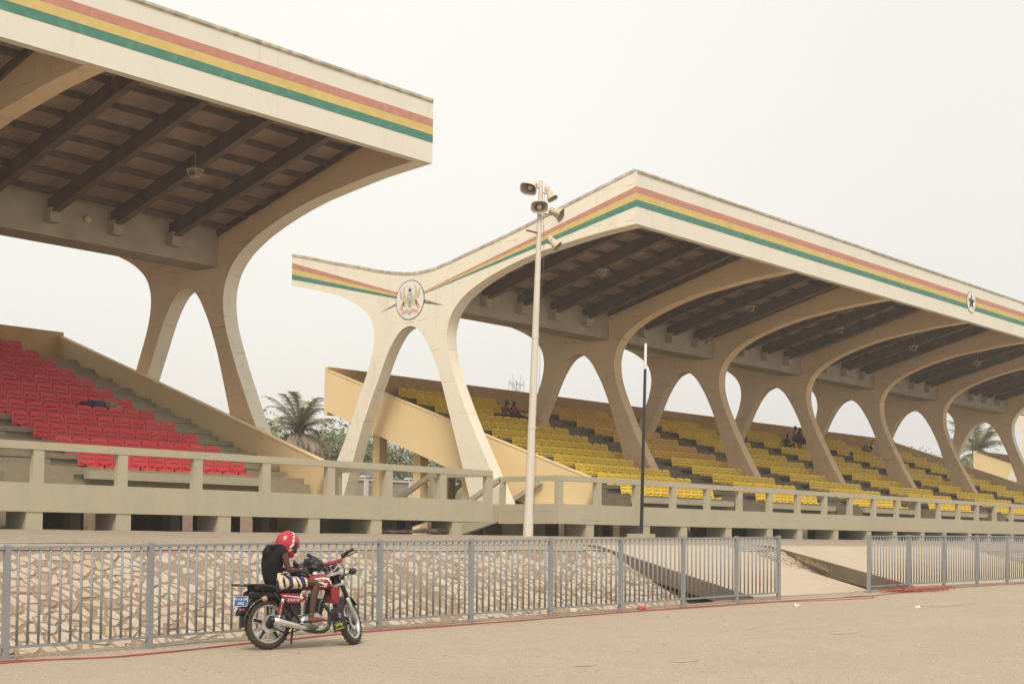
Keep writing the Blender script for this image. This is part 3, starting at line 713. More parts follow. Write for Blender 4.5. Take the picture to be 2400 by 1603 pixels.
def put_seats(blocks, me, colour, group, limit, missing, where, loose, mats):
    spots = []
    for bi, (x0, x1) in enumerate(blocks):
        n = round((x1-x0)/BLK_SEAT)
        for k in range(12):
            for i in range(n):
                x = x0+BLK_SEAT*(i+.5)+(rnd.uniform(-.008,.008)); y = ROWY0+RUN*k; z = Z0+RISE*k
                if (bi, k, i) in missing: continue
                v = Vector((x, y, z+.3-1.38)); c = v.dot(fwd); px = 1200+3350*v.dot(right)/c
                ang = x
                if px < -20 or px > 2420: continue
                # behind the legs of the ribs: not built there
                hit = False
                for rx in RIBX:
                    if rx-.12 < x < rx+.66:
                        for (ya, yb) in (leg(z, FRONT, ARCH[:14]),):
                            if ya-.05 < y < yb+.12: hit = True
                        ra, rb_ = leg(z, ARCH[11:], REAR)
                        if ra-.05 < y < rb_+.12: hit = True
                if hit: continue
                spots.append((c, bi, k, i, n, x, y, z))
    spots.sort()
    for (c, bi, k, i, n, x, y, z) in spots[:limit]:
        old = me is ME_Y and ((bi == 1 and k > 4) or (bi == 2 and k > 8))
        o = bpy.data.objects.new('stadium_seat', ME_O if old else me); COL.objects.link(o)
        o.location = (x, y, z); o.rotation_euler = (R(rnd.uniform(-1.5,1.5)), 0, R(rnd.uniform(-1,1)))
        tag(o, '%s plastic seat, %s row up, %s from left in the %s' % ('faded orange' if old else colour, NUM[k], NUM[i], where[bi]), 'stadium seat', group)
    rest = spots[limit:]
    if rest:
        b = MB(); vs = [v.co.copy() for v in me.vertices]; fs_ = [tuple(p.vertices) for p in me.polygons]
        for (c, bi, k, i, n, x, y, z) in rest:
            off = Vector((x,y,z)); b.add([v+off for v in vs], fs_)
        o = b.build('far_stadium_seats', mats, smooth=True, fix=False); tag(o, loose, 'stadium seats', kind='stuff')
def leg(z, A, B):
    def at(P):
        for (a, b_) in zip(P, P[1:]):
            if min(a[1],b_[1]) <= z <= max(a[1],b_[1]): return a[0]+(b_[0]-a[0])*(z-a[1])/((b_[1]-a[1]) or 1)
        return P[0][0]
    return at(A), at(B)
RIBX = [9.65, 18.1, 28.85, 50.1, 58.55, 67.0, 75.45, 83.9]
put_seats([(11.85,17.3),(20.7,26.15)], ME_R, 'red', 'red plastic seats of the nearest stand', 300, {(0,11,9)}, ['left block','main block'], '', M_redp)
put_seats(FB[:1]+FB[1:], ME_Y, 'yellow', 'yellow plastic seats of the crested stand', 300, {(0,9,7),(0,9,8),(0,8,9),(3,9,7),(3,10,7),(4,9,3)},
    ['first block','second block','third block','fourth block','fifth block','sixth block'], 'yellow plastic seats in the far blocks of the crested stand', M_yelp)

# ------------------------------------------------------------------ fence
def make_panel(L):
    b = MB(); b.box(.033, L-.033, -.018, .018, 1.215, 1.245)
    c = MB(); c.box(.033, L-.033, -.018, .018, .125, .155)
    return b, c
def make_bars(L):
    n = max(3, round(L/.135)-1); b = MB()
    for i in range(n):
        x = L*(i+1)/(n+1) + rnd.uniform(-.004,.004); t = rnd.uniform(-.004,.004)*(3.5 if rnd.random() < .08 else 1); b.tube([(x,0,.1548),(x+t,0,1.2152)], .0155, 8)
    return b
def fence(xs, label, y=14.5):
    root = empty('steel_fence', (xs[0], y, gz(xs[0])), 0, label, 'fence', 'grey steel fences along the road')
    base = gz(xs[0])
    for x in xs:
        b = MB(); h = 1.265; z = gz(x)-base
        b.box(x-xs[0]-.032, x-xs[0]+.032, -.032, .032, z-.05, z+h); b.box(x-xs[0]-.045, x-xs[0]+.045, -.05, .05, z-.02, z+.012)
        b.build('post', M_fence, root)
    for a, c in zip(xs, xs[1:]):
        L = c-a; za, zc = gz(a)-base, gz(c)-base
        sh = lambda v, a=a, za=za, zc=zc, L=L: Vector((v.x+a-xs[0], v.y, v.z+za+(zc-za)*v.x/L))
        r, r2 = make_panel(L); r = r.xf(sh).build('top_rail', M_fence, root); r2.xf(sh).build('bottom_rail', M_fence, root); make_bars(L).xf(sh).build('bars', M_fence, r, smooth=True)
fence([8.28-1.885*i for i in range(3,0,-1)]+[8.28,10.15,12.05,13.95,15.84,17.72,19.60,21.48,23.27,24.82], 'grey steel railing behind the motorcycle, running from the left edge to the ramp gap')
fence([28.65,30.6,32.5,34.42,36.33]+[38.24+1.9*i for i in range(12)], 'grey steel railing at right beyond the gap by the ramp')

# ------------------------------------------------------------------ red cable
c1 = [(4,14.5),(6.5,14.4),(8.12,14.31),(8.79,13.98),(9.67,13.8),(11.49,14.15),(13.53,14.4),(14.81,14.32),(16.59,14.2),(17.68,14.3),(20.13,14.3),(22.34,14.25),(24.17,14.12),(25.83,13.87),(27.34,13.77),(30.11,14.1),(33.52,14.35),(37.36,14.35),(44,14.4),(52,14.5)]
c2 = [(4,14.42),(8.3,14.12),(9.2,13.86),(10.8,13.98),(13.3,14.32),(15.0,14.22),(18.0,14.28),(20.5,14.2),(22.21,14.07),(23.98,14.0),(25.23,13.55),(26.29,13.37),(26.86,13.5),(27.3,13.75),(27.2,13.9),(26.5,13.95)]
b = MB()
for c, z0 in ((c1,.014),(c2,.013)):
    pts = [Vector((p.x, p.y + noise.noise(Vector((p.x*1.3,z0*50,0)))*.05, gz(p.x)+z0)) for p in spline([(x,y,0) for x,y in c], 8)]
    b.tube(pts, .0085, 6)
tag(b.build('cable', M_cable, smooth=True), 'long red cable laid on the road at the foot of the railings', 'cable')
b = MB()
for i in range(14):
    cx0 = 30.2+rnd.uniform(-.6,.7); cy0 = 14.05+rnd.uniform(-.12,.12); L = rnd.uniform(.4,1.3); W = rnd.uniform(.06,.2); a = rnd.uniform(-.25,.25)
    pts = []
    for t in range(20):
        q = 2*math.pi*t/20; x = L*math.cos(q); y = W*math.sin(q)*(1+.4*math.sin(3*q+i)); X = cx0+x*math.cos(a)-y*math.sin(a); Y = cy0+x*math.sin(a)+y*math.cos(a)
        pts.append((X, Y, gz(X)+.02+.05*abs(math.sin(q*2+i))))
    b.tube(pts, .012, 5, True)
b.tube([(29.7,14.1,.34),(29.45,14.3,.50),(29.25,14.42,.58)], .012, 5)
tag(b.build('cable_heap', M_cable, smooth=True), 'tangled heap of red cable at the foot of the right railing', 'cable')
def rag(name, x, y, s, m, lab, cat):
    b = MB(); z = gz(x)
    b.ell((x,y,z+s*.28), (s,s*.55,s*.42), 12, 8, fn=lambda p, d: p*(1+.7*noise.noise(d*2.3+Vector((x,y,0)))))
    tag(b.build(name, m), lab, cat)
rag('paper_scrap', 22.83, 12.97, .085, M_white, 'crumpled white paper scrap on the road near the gap in the railing', 'litter')
rag('paper_scrap', 23.79, 11.1, .07, M_white, 'flattened white paper scrap on the road, farther right', 'litter')
rag('red_rag', 20.2, 14.5, .11, mat('rag_red',(.55,.15,.12)), 'small faded red rag lying under the left railing', 'rag')

def stain(x, y, rx, ry, seed):
    b = MB(); n = 40
    for ring, k in ((0,1.0),(1,.55)):
        for i in range(n):
            a = 2*math.pi*i/n; q = k*(1+.35*noise.noise(Vector((math.cos(a)*1.5,math.sin(a)*1.5,seed)))+.12*noise.noise(Vector((math.cos(a)*6,math.sin(a)*6,seed))))
            X = x+rx*q*math.cos(a); Y = y+ry*q*math.sin(a); b.v.append((X, Y, gz(X)+.004))
    b.f.append(tuple(range(n))); b.mi.append(0); return b
M_stain = layered('damp_asphalt', (0.36,0.29,0.22), [((30,30,30), .42,.62,(.25,.195,.145),.6), ((3,3,3), .42,.58,(.45,.375,.29),.85)], rough=.85)
for k, (x, y, rx, ry) in enumerate([(17.84,9.38,.36,.11),(13.04,8.75,.22,.07),(11.96,9.3,.18,.06),(25.47,11.33,1.0,.34)]):
    tag(stain(x, y, rx, ry, k*3.1).build('road_stain', M_stain, fix=False), kind='structure')
# long thin cracks and tyre marks in the road
b = MB()
for k in range(2):
    x = rnd.uniform(5,26); y = rnd.uniform(8,14); a = rnd.uniform(-.25,.25); pts = []
    for i in range(22): x += .16*math.cos(a); y += .16*math.sin(a); a += rnd.uniform(-.35,.35); a *= .9; pts.append((x,y))
    w_ = rnd.uniform(.003,.007)
    for (x1,y1),(x2,y2) in zip(pts, pts[1:]):
        if rnd.random() < .12: continue
        b.add([(x1,y1-w_,gz(x1)+.003),(x2,y2-w_,gz(x2)+.003),(x2,y2+w_,gz(x2)+.003),(x1,y1+w_,gz(x1)+.003)], [(0,1,2,3)])
tag(b.build('road_cracks', M_stain, fix=False), kind='structure')

b = MB(); ny = 7
for i in range(560):
    x = 4+i*.1
    for j in range(ny):
        y = 14.42+.6*j/(ny-1); e_ = math.sin(math.pi*j/(ny-1)); h = max(0, .5+1.6*noise.noise(Vector((x*.9,y*2,5))))*.035*e_ + noise.noise(Vector((x*6,y*6,1)))*.008*e_
        b.v.append((x, y, gz(x)+h-(.004 if j in (0,ny-1) else 0)))
for i in range(559):
    for j in range(ny-1): b.f.append((i*ny+j,(i+1)*ny+j,(i+1)*ny+j+1,i*ny+j+1)); b.mi.append(0)
tag(b.build('sand_drift', M_gravel, smooth=True, fix=False), kind='structure')
# small stones and grit on the road and ground
b = MB()
for i in range(1500):
    if i < 900: x = rnd.uniform(5, 45); y = rnd.choice((rnd.uniform(14.55,15.0), rnd.uniform(6,15))); z = gz(x)
    else: x = rnd.uniform(5, 70); y = rnd.uniform(19.4, 30.5); z = 1.27+(y-19.3)*.02
    s = rnd.uniform(.006,.022)
    a = rnd.uniform(0,3); vs = []
    for (dx,dy,dz) in ((1,0,0),(0,1,0),(-1,0,0),(0,-1,0),(0,0,.8),(0,0,-.5)):
        vs.append((x+s*(dx*math.cos(a)-dy*math.sin(a)), y+s*(dx*math.sin(a)+dy*math.cos(a)), z+s*dz))
    b.add(vs, [(0,1,4),(1,2,4),(2,3,4),(3,0,4),(1,0,5),(2,1,5),(3,2,5),(0,3,5)])
tag(b.build('road_grit', mat('pebble',(.32,.26,.2),amt=.4,scale=3), fix=False), 'loose grit and small pebbles scattered on road and gravel', 'gravel', kind='stuff')

# dry weed tuft beside the second ramp
b = MB()
for i in range(160):
    a = rnd.uniform(0,6.28); L = rnd.uniform(.12,.4); x0 = 31.85+rnd.uniform(-.12,.1); y0 = 17.6+rnd.uniform(-.5,.4)
    z0 = .80+(y0-17.6)*.34; dx, dy = math.cos(a)*L*.7, math.sin(a)*L*.7
    b.add([(x0-.012,y0,z0),(x0+.012,y0,z0),(x0+dx,y0+dy,z0+L*.6)], [(0,1,2)])
tag(b.build('weed_tuft', mat('dry_weed',(.42,.30,.16),amt=.3,scale=9), fix=False), 'dry brown weed growing against the dark side of the ramp', 'weed')
# pile of driftwood / rubble under the near platform end
b = MB()
for i in range(9):
    x = 29.9+rnd.uniform(0,2.6); y = 30.9+rnd.uniform(0,.5); a = rnd.uniform(-.15,.15); L = rnd.uniform(.5,1.1)
    b.tube([(x-L,y-L*a,1.56),(x,y+.03,1.60+.06*(i%2)),(x+L,y+L*a,1.56)], [.03,.05,.025], 6)
tag(b.build('branch_pile', M_bark, smooth=True), 'pile of dry branches lying under the platform end', 'branches')

# ------------------------------------------------------------------ loudspeaker mast
pm = empty('loudspeaker_mast', (34.30, 29.0, 1.48), 0, 'tall off white tapering mast carrying five horn loudspeakers, in front of the platforms', 'mast')
b = MB(); b.lathe([(.165,-.1),(.155,.4),(.138,1.2),(.125,3.4),(.108,6.3),(.088,8.8),(.072,10.9),(.070,11.35),(0,11.36)], (0,0,0), (0.043,0,1), 10); b.build('shaft', M_pole, pm, smooth=False)
b = MB(); b.lathe([(.126,3.36),(.134,3.37),(.134,3.46),(.126,3.47)], (0,0,0), (.043,0,1), 12)
b.lathe([(.109,6.25),(.118,6.26),(.118,6.34),(.109,6.35)], (0,0,0), (.043,0,1), 12); b.build('collar', M_pole, pm)
b = MB(); b.tube([(.04+.043*z_+.10*math.sin(z_*.9)**2, -.12, z_) for z_ in [i*.45 for i in range(26)]], .008, 4); b.build('wire', M_steel, pm)
b = MB(); b.box(-.2,.3,-.03,.03,9.62,9.66); b.build('bracket', M_steel, pm)
def horn(dx, dz, face, tilt, lab, s=1.0, roll=0):
    """face: heading of the mouth (rad from +X); tilt downwards"""
    base = Vector((34.30,29.0,1.48)); pos = base + Vector((dx*.654+.043*dz, -dx*.756, dz))
    o = empty('horn_loudspeaker', pos, 0, lab, 'loudspeaker', 'horn loudspeakers on the mast')
    d = Vector((math.cos(face)*math.cos(tilt), math.sin(face)*math.cos(tilt), -math.sin(tilt)))
    u = d.cross(Vector((0,0,1))).normalized(); v = u.cross(d)
    if roll:
        q = Matrix.Rotation(roll, 3, d); u = q @ u; v = q @ v
    def sect(t, w, h, n=20):
        out_ = []
        for i in range(n):
            a = 2*math.pi*i/n; ca, sa = math.cos(a), math.sin(a); k = (abs(ca)**3.4+abs(sa)**3.4)**(-1/3.4)
            out_.append(d*t+u*(w*ca*k)+v*(h*sa*k))
        return out_
    b = MB(); S = [(-.16,.085,.085),(-.02,.10,.095),(.12,.15,.12),(.27,.235,.165),(.275,.25,.175),(.25,.25,.175),(.255,.225,.15),(.12,.13,.10),(.02,.09,.08)]
    S = [(t*s,w*s,h*s) for t,w,h in S]
    rings = [sect(*q) for q in S]; n = 20
    for rg in rings: b.v += [tuple(p) for p in rg]
    for i in range(len(rings)-1):
        for k in range(n):
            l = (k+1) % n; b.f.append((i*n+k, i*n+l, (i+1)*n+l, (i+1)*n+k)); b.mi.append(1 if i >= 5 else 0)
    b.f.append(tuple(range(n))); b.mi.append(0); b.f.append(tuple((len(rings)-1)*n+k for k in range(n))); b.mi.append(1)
    b.build('horn_body', [M_horn, M_hornin], o, smooth=False)
    c = MB(); c.lathe([(0,.20*s),(.05*s,.19*s),(.075*s,.14*s),(.075*s,.05*s)], (0,0,0), d, 14); c.build('horn_core', M_horn, o, smooth=True)
    e = MB(); e.tube([(-dx*.654*.8, dx*.756*.8, -.05), tuple(-d*.05+Vector((0,0,-.12))), tuple(u*.12)], .018, 6); e.build('bracket', M_steel, o)
H0 = R(220.9)  # towards the camera
horn(-.27, 11.17, R(190), R(30), 'horn loudspeaker at the mast top, mouth down to the left', 1.15, R(-18))
horn(.26, 11.0, R(300), R(62), 'horn loudspeaker on the right of the mast top, mouth pointing down', 1.0)
horn(-.03, 10.49, R(222), R(14), 'horn loudspeaker facing the camera, second level of the mast', 1.12)
horn(.46, 10.34, R(290), R(28), 'horn loudspeaker on a bent arm to the right of the mast', 1.0, R(-40))
horn(.42, 9.40, R(300), R(45), 'lowest horn loudspeaker on the mast, overlapping the painted stripes', 1.0, R(-10))

# black and white pole
pb = empty('striped_pole', (41.9, 30.1, 1.46), 0, 'slim black pole with a white top standing before the middle platform', 'pole')
b = MB(); b.lathe([(.065,.0),(.060,3.0),(.052,6.1),(.05,6.11)], (0,0,0), (0.03,0,1), 12); b.build('lower_shaft', M_black, pb, smooth=True)
b = MB(); b.lathe([(.054,6.11),(.048,7.05),(0,7.06)], (0,0,0), (.03,0,1), 12); b.build('white_top', M_white, pb, smooth=True)
b = MB(); b.box(-.45,.45,-.3,.3,-.1,.16); b.build('footing', M_conc, pb)

# ------------------------------------------------------------------ far wall, mast, trees
bw = empty('boundary_wall', (30,60,1.5), 0, 'grey block wall with white coping and pilasters behind the stands', 'wall')
b = MB(); b.box(-60,110,-.1,.1,0,3.15); b.build('wall_face', M_stone_w, bw)
b = MB(); b.box(-60,110,-.16,.16,3.15,3.27); b.build('coping', M_white, bw)
for i in range(48):
    b = MB(); b.box(-60+3.6*i-.14,-60+3.6*i+.14,-.2,-.1,0,3.35); b.box(-60+3.6*i-.2,-60+3.6*i+.2,-.24,.2,3.35,3.45); b.build('pilaster', M_white, bw)
b = MB(); b.px([(63,5.0),(68,6.0),(73,5.0)], 55.5, 62.5)
hs = tag(b.build('shed_roof', mat('slate_roof',(.16,.17,.21),amt=.2,scale=2)), 'dark blue grey shed roof behind the boundary wall', 'roof')
b = MB(); b.box(56,62,63.5,72.5,1.5,5.0); b.build('shed_wall', M_stone_w, hs)
lm = empty('radio_mast', (162.6,140,1.5), 0, 'thin lattice radio mast far behind the yellow seats', 'mast')
b = MB()
for sx in (-.35,.35):
    for sy in (-.35,.35): b.tube([(sx,sy,0),(sx*.8,sy*.8,23.6)], .05, 4)
for k in range(24): b.tube([(-.33,-.33,k),(.33,.33,k+1)], .035, 4); b.tube([(.33,-.33,k),(-.33,.33,k+1)], .035, 4)
b.build('lattice', M_fence, lm)
b = MB()
for s in (-1,1):
    b.tube([(0,0,23.2),(s*1.7,0,23.2)], .05, 4); b.tube([(0,0,21.8),(s*1.9,0,21.8)], .05, 4); b.tube([(s*1.7,0,20.6),(s*1.7,0,23.9)], .05, 4); b.tube([(s*1.0,0,21.2),(s*1.0,0,24.6)], .05, 4); b.tube([(0,0,22),(s*1.7,0,23.6)], .04, 4)
b.build('antenna', M_fence, lm)

def leaf_crown(rx, rz, n, seed, size=.22, gaps=.5):
    r = random.Random(seed); b = MB(); cl = []
    for i in range(40):
        a = r.uniform(0,6.28); ph = r.uniform(-.3,1.4); rr = r.uniform(.45,.95)
        cl.append((Vector((rr*rx*math.cos(a)*math.cos(ph*.8), rr*rx*math.sin(a)*math.cos(ph*.8), rz*rr*math.sin(ph))), r.uniform(.22,.42)*rx, r.choice((0,0,1,2))))
    for i in range(n):
        c, cr_, mi = r.choice(cl)
        d = Vector((r.gauss(0,1), r.gauss(0,1), r.gauss(0,.75))).normalized()*cr_*(r.random()**.45)
        p = c+d; s = size*r.uniform(.6,1.4); u = Vector((r.gauss(0,1),r.gauss(0,1),r.gauss(0,.6))).normalized()
        v = u.cross(Vector((r.gauss(0,1),r.gauss(0,1),r.gauss(0,1)))).normalized()
        b.add([p-u*s, p+v*s*.45, p+u*s, p-v*s*.45], [(0,1,2,3)], mi)
    return b
CR = []
for i in range(3):
    o = leaf_crown(5.6, 3.7, 20000, 11+i, .14).build('crown', M_leaf, fix=False); CR.append(o.data); bpy.data.objects.remove(o)
def trunk_mesh(h, r, seed):
    q = random.Random(seed); b = MB(); b.tube([(0,0,0),(q.uniform(-.1,.1),0,h*.5),(0,0,h)], [r,r*.75,r*.5], 8)
    for i in range(5):
        a = i*1.25; b.tube([(0,0,h*(.7+.05*i)), (1.4*math.cos(a),1.4*math.sin(a),h+1.0), (2.6*math.cos(a),2.6*math.sin(a),h+2.2)], [r*.45,r*.3,r*.1], 6)
    o = b.build('trunk', M_bark); me = o.data; bpy.data.objects.remove(o); return me
TK = trunk_mesh(3.2, .3, 3)
def tree(x, y, s, k, lab, z0=1.6):
    o = empty('leafy_tree', (x,y,z0), rnd.uniform(0,6), lab, 'tree', 'trees beyond the boundary wall'); o.scale = (s,s,s)
    c = bpy.data.objects.new('crown', CR[k]); COL.objects.link(c); c.parent = o; c.location = (0,0,3.6)
    t = bpy.data.objects.new('trunk', TK); COL.objects.link(t); t.parent = o
tree(49.6, 64, .86, 0, 'dense dark tree just left of the palm, behind the near stand')
tree(57.6, 68, .84, 1, 'round green tree immediately right of the palm')
tree(64.5, 74, .93, 2, 'bushy tree between the palm and the gable leg')
tree(71.5, 76, .92, 0, 'wide green tree framed inside the gable arch on the left')
tree(78.0, 75, .80, 1, 'low dark tree framed inside the gable arch under the yellow wall')
tree(85.0, 78, .78, 2, 'dark tree hidden behind the yellow side wall of the crested stand')
tree(41.0, 66, .75, 1, 'tree behind the stand with red seats')
tree(138.5, 60, 1.08, 2, 'grey green tree left of the distant yellow end wall', 1.6)
tree(150.0, 66, 1.25, 0, 'grey green tree rising above the distant yellow end wall', 1.6)
tree(158.0, 66, 1.2, 1, 'grey green tree seen beside the last rib of the crested stand', 1.6)

def frond(L, droop, w, seed, dead=False):
    q = random.Random(seed); b = MB(); pts = []
    for i in range(13):
        t = i/12; pts.append(Vector((L*t*math.cos(droop*t*.9), 0, L*t*(math.sin(.5)-droop*t*t*.75))))
    b.tube(pts, [.05*(1-.85*i/12) for i in range(13)], 5)
    for i in range(1, 13):
        for kk in range(5):
            f = min(i-1+kk/5, 11.999); a = pts[int(f)].lerp(pts[int(f)+1], f-int(f)); t = f/12
            ln = w*(math.sin(math.pi*min(1,.12+t*.9))**.6)*q.uniform(.75,1.1)
            for s in (-1,1):
                dr = Vector((.55, s*1.0, -.45+q.uniform(-.25,.35))).normalized()*ln
                if dead: dr = Vector((.5, s*.5, -1.0+q.uniform(-.2,.2))).normalized()*ln
                b.add([a+Vector((-.028,0,0)), a+Vector((.028,0,0)), a+dr], [(0,1,2)])
    return b
pl = empty('palm_tree', (53.2,62,1.5), 0, 'tall palm with a skirt of dead fronds between the two stands', 'palm')
b = MB(); b.tube([(0,0,0),(.05,0,3),(0,0,6.0)], [.34,.28,.30], 10); b.build('trunk', M_bark, pl)
crown = MB(); 
for i in range(26):
    el = R((72,34,52,12,60,25)[i%6]+rnd.uniform(-9,9)); a = i*2.399+rnd.uniform(-.2,.2)
    f = frond(rnd.uniform(2.5,3.2), rnd.uniform(.45,.8), .62, i)
    Rm = Matrix.Rotation(a, 3, 'Z') @ Matrix.Rotation(-(el-.45), 3, 'Y')
    f.xf(lambda v: Rm @ v + Vector((0,0,6.0))); crown.add(f.v, f.f)
crown.build('crown', M_palm, pl, fix=False)
sk = MB()
for i in range(46):
    el = R(rnd.uniform(-72,-25)); a = i*2.399+rnd.uniform(-.3,.3)
    f = frond(rnd.uniform(1.8,3.2), .8, .5, 100+i, True)
    Rm = Matrix.Rotation(a, 3, 'Z') @ Matrix.Rotation(-(el-.1), 3, 'Y')
    f.xf(lambda v: Rm @ v + Vector((0,0,5.75))); sk.add(f.v, f.f)
sk.build('dead_frond_skirt', M_dead, pl, fix=False)
p2 = empty('palm_tree', (152,64,1.5), 0, 'faint distant palm above the farthest yellow wall', 'palm'); p2.scale = (1.7,1.7,1.7)
for ch in list(pl.children):
    c = ch.copy(); COL.objects.link(c); c.parent = p2
# banana plant
bp_ = empty('banana_plant', (59.0,56,2.3), 0, 'light green banana plant in front of the boundary wall, seen through the gable arch', 'plant')
b = MB()
for i in range(7):
    a = i*.95; L = 2.0+.25*(i%3); pts = [Vector((.7*L*t*math.cos(a), .7*L*t*math.sin(a), 1.0+L*t*(1.25-.75*t))) for t in [k/8 for k in range(9)]]
    s = Vector((-math.sin(a), math.cos(a), 0)); n = len(b.v)
    for k, p in enumerate(pts):
        wdt = .32*math.sin(math.pi*min(1,(k+.6)/8.6)); b.v += [tuple(p+s*wdt+Vector((0,0,-wdt*.3))), tuple(p), tuple(p-s*wdt+Vector((0,0,-wdt*.3)))]
    for k in range(8):
        for j in (0,1): b.f.append((n+k*3+j, n+k*3+j+1, n+k*3+4+j, n+k*3+3+j)); b.mi.append(0)
b.build('leaves', mat('banana_leaf',(.26,.33,.08),amt=.2,scale=3), bp_, fix=False)
b = MB(); b.tube([(0,0,-.5),(0,0,1.3)], [.14,.09], 8); b.build('stem', M_grass, bp_)

# ------------------------------------------------------------------ figures
def skin_mb(nodes, edges, sub=2):
    """nodes {name: (pos, radius)}; first node is the root; returns an MB of the grown surface"""
    keys = list(nodes); idx = {k: i for i, k in enumerate(keys)}
    me = bpy.data.meshes.new('tmp'); me.from_pydata([nodes[k][0] for k in keys], [(idx[a], idx[b_]) for a, b_ in edges], [])
    o = bpy.data.objects.new('tmp', me); COL.objects.link(o); o.modifiers.new('s', 'SKIN')
    for k, sv_ in zip(keys, me.skin_vertices[0].data):
        r = nodes[k][1]; sv_.radius = (r, r) if not isinstance(r, tuple) else r
    me.skin_vertices[0].data[0].use_root = True
    m2 = o.modifiers.new('u', 'SUBSURF'); m2.levels = sub; m2.render_levels = sub
    bpy.context.view_layer.update()
    e_ = bpy.data.meshes.new_from_object(o.evaluated_get(bpy.context.evaluated_depsgraph_get()))
    bpy.data.objects.remove(o)
    b = MB(); b.add([v.co.copy() for v in e_.vertices], [tuple(p.vertices) for p in e_.polygons]); return b
V = Vector
def hand(b, wrist, d, n, s=1.0, curl=.9, side=1):
    """palm along d, back of the hand along n; five fingers"""
    d = V(d).normalized(); n = (V(n)-d*V(n).dot(d)).normalized(); u = d.cross(n)*side; w = V(wrist)
    b.ell(w+d*.045*s, (.05*s,.038*s,.016*s), 10, 6, rot=Matrix((d, u, n)).transposed())
    for k, (off, L) in enumerate(((-.030,.058),(-.010,.070),(.010,.076),(.029,.068))):
        p0 = w+d*.078*s+u*off*s; d1 = (d-n*curl*.35).normalized(); d2 = (d-n*curl*1.2).normalized(); d3 = (d*.4-n*curl*1.5).normalized()
        p1 = p0+d1*L*.42*s; p2 = p1+d2*L*.32*s; p3 = p2+d3*L*.26*s
        b.tube([p0-d*.02*s, p1, p2, p3], [.0095*s,.0085*s,.0075*s,.0055*s], 6)
    p0 = w+d*.025*s+u*.03*s; b.tube([p0, p0+(d*.5+u*.8).normalized()*.035*s, p0+(d*.9+u*.5-n*.3).normalized()*.068*s], [.012*s,.0105*s,.007*s], 6)
def head(b, c, f, upv, s=1.0):
    f = V(f).normalized(); upv = (V(upv)-f*V(upv).dot(f)).normalized(); sd_ = f.cross(upv)
    rt = Matrix((f, sd_, upv)).transposed()
    def fn(p, d):
        q = p.copy()
        if d.z < 0: q.x += d.z*-.012*s*(1 if d.x > 0 else 0); q.y *= 1+.28*d.z
        if d.x > .93 and abs(d.z) < .3: q.x += .016*s
        return q
    b.ell(c, (.098*s,.074*s,.118*s), 18, 14, rot=rt, fn=fn)
    for k in (-1, 1): b.ell(V(c)+sd_*k*.074*s-upv*.005*s, (.02*s,.010*s,.03*s), 8, 5, rot=rt)
    b.ell(V(c)+f*.103*s-upv*.022*s, (.018*s,.014*s,.016*s), 8, 5, rot=rt)
    return rt
def hair(c, f, upv, s=1.0):
    f = V(f).normalized(); upv = (V(upv)-f*V(upv).dot(f)).normalized(); sd_ = f.cross(upv); rt = Matrix((f, sd_, upv)).transposed()
    b = MB(); b.ell(V(c)+upv*.016*s-f*.012*s, (.102*s,.082*s,.112*s), 16, 12, rot=rt, fn=lambda p, d: p if d.z > -.25+.75*max(0,d.x) else p*.72); return b
def person(loc, rz, J, top, bottom, label, group=None, hf=(0,1,0), hu=(0,0,1), s=1.0, socks=M_skin, hand_dirs=((0,1,-.2),(0,1,-.2))):
    o = empty('person', loc, rz, label, 'person', group); o.scale = (s,s,s)
    r = dict(pelvis=.115,spine=.10,chest=.115,neck=.05,shL=.052,shR=.052,elL=.038,elR=.038,haL=.025,haR=.025,hipL=.085,hipR=.085,knL=.054,knR=.054,anL=.036,anR=.036,toL=.028,toR=.028)
    E_ = [('pelvis','spine'),('spine','chest'),('chest','neck'),('chest','shL'),('chest','shR'),('shL','elL'),('elL','haL'),('shR','elR'),('elR','haR'),('pelvis','hipL'),('pelvis','hipR'),('hipL','knL'),('knL','anL'),('anL','toL'),('hipR','knR'),('knR','anR'),('anR','toR')]
    order = ['pelvis']+[k for k in J if k not in ('pelvis','head')]
    N = {k: (J[k], r[k]) for k in order}
    hp = V(J['head']); N['skull'] = (tuple(hp-V(hu)*.07), .045); E2 = E_+[('neck','skull')]
    b = skin_mb(N, E2); head(b, hp, hf, hu)
    hand(b, J['haL'], hand_dirs[0], (0,.1,1)); hand(b, J['haR'], hand_dirs[1], (0,.1,1), side=-1)
    b.build('body', M_skin, o, smooth=True)
    hair(hp, hf, hu).build('hair', M_hair, o, smooth=True)
    mid = lambda a, c, t: tuple(V(J[a]).lerp(V(J[c]), t))
    T = {'pelvis': (J['pelvis'], .128), 'spine': (J['spine'], .122), 'chest': (J['chest'], .135), 'shL': (J['shL'], .072), 'shR': (J['shR'], .072), 'uL': (mid('shL','elL',.62), .056), 'uR': (mid('shR','elR',.62), .056), 'nk': (mid('chest','neck',.72), .066)}
    skin_mb(T, [('pelvis','spine'),('spine','chest'),('chest','shL'),('chest','shR'),('shL','uL'),('shR','uR'),('chest','nk')]).build('shirt', top, o, smooth=True)
    B = {'pelvis': (tuple(V(J['pelvis'])-V((0,0,.01))), .135), 'hipL': (J['hipL'], .102), 'hipR': (J['hipR'], .102), 'knL': (J['knL'], .072), 'knR': (J['knR'], .072), 'aL': (mid('knL','anL',.8), .056), 'aR': (mid('knR','anR',.8), .056)}
    skin_mb(B, [('pelvis','hipL'),('pelvis','hipR'),('hipL','knL'),('hipR','knR'),('knL','aL'),('knR','aR')]).build('trousers', bottom, o, smooth=True)
    return o
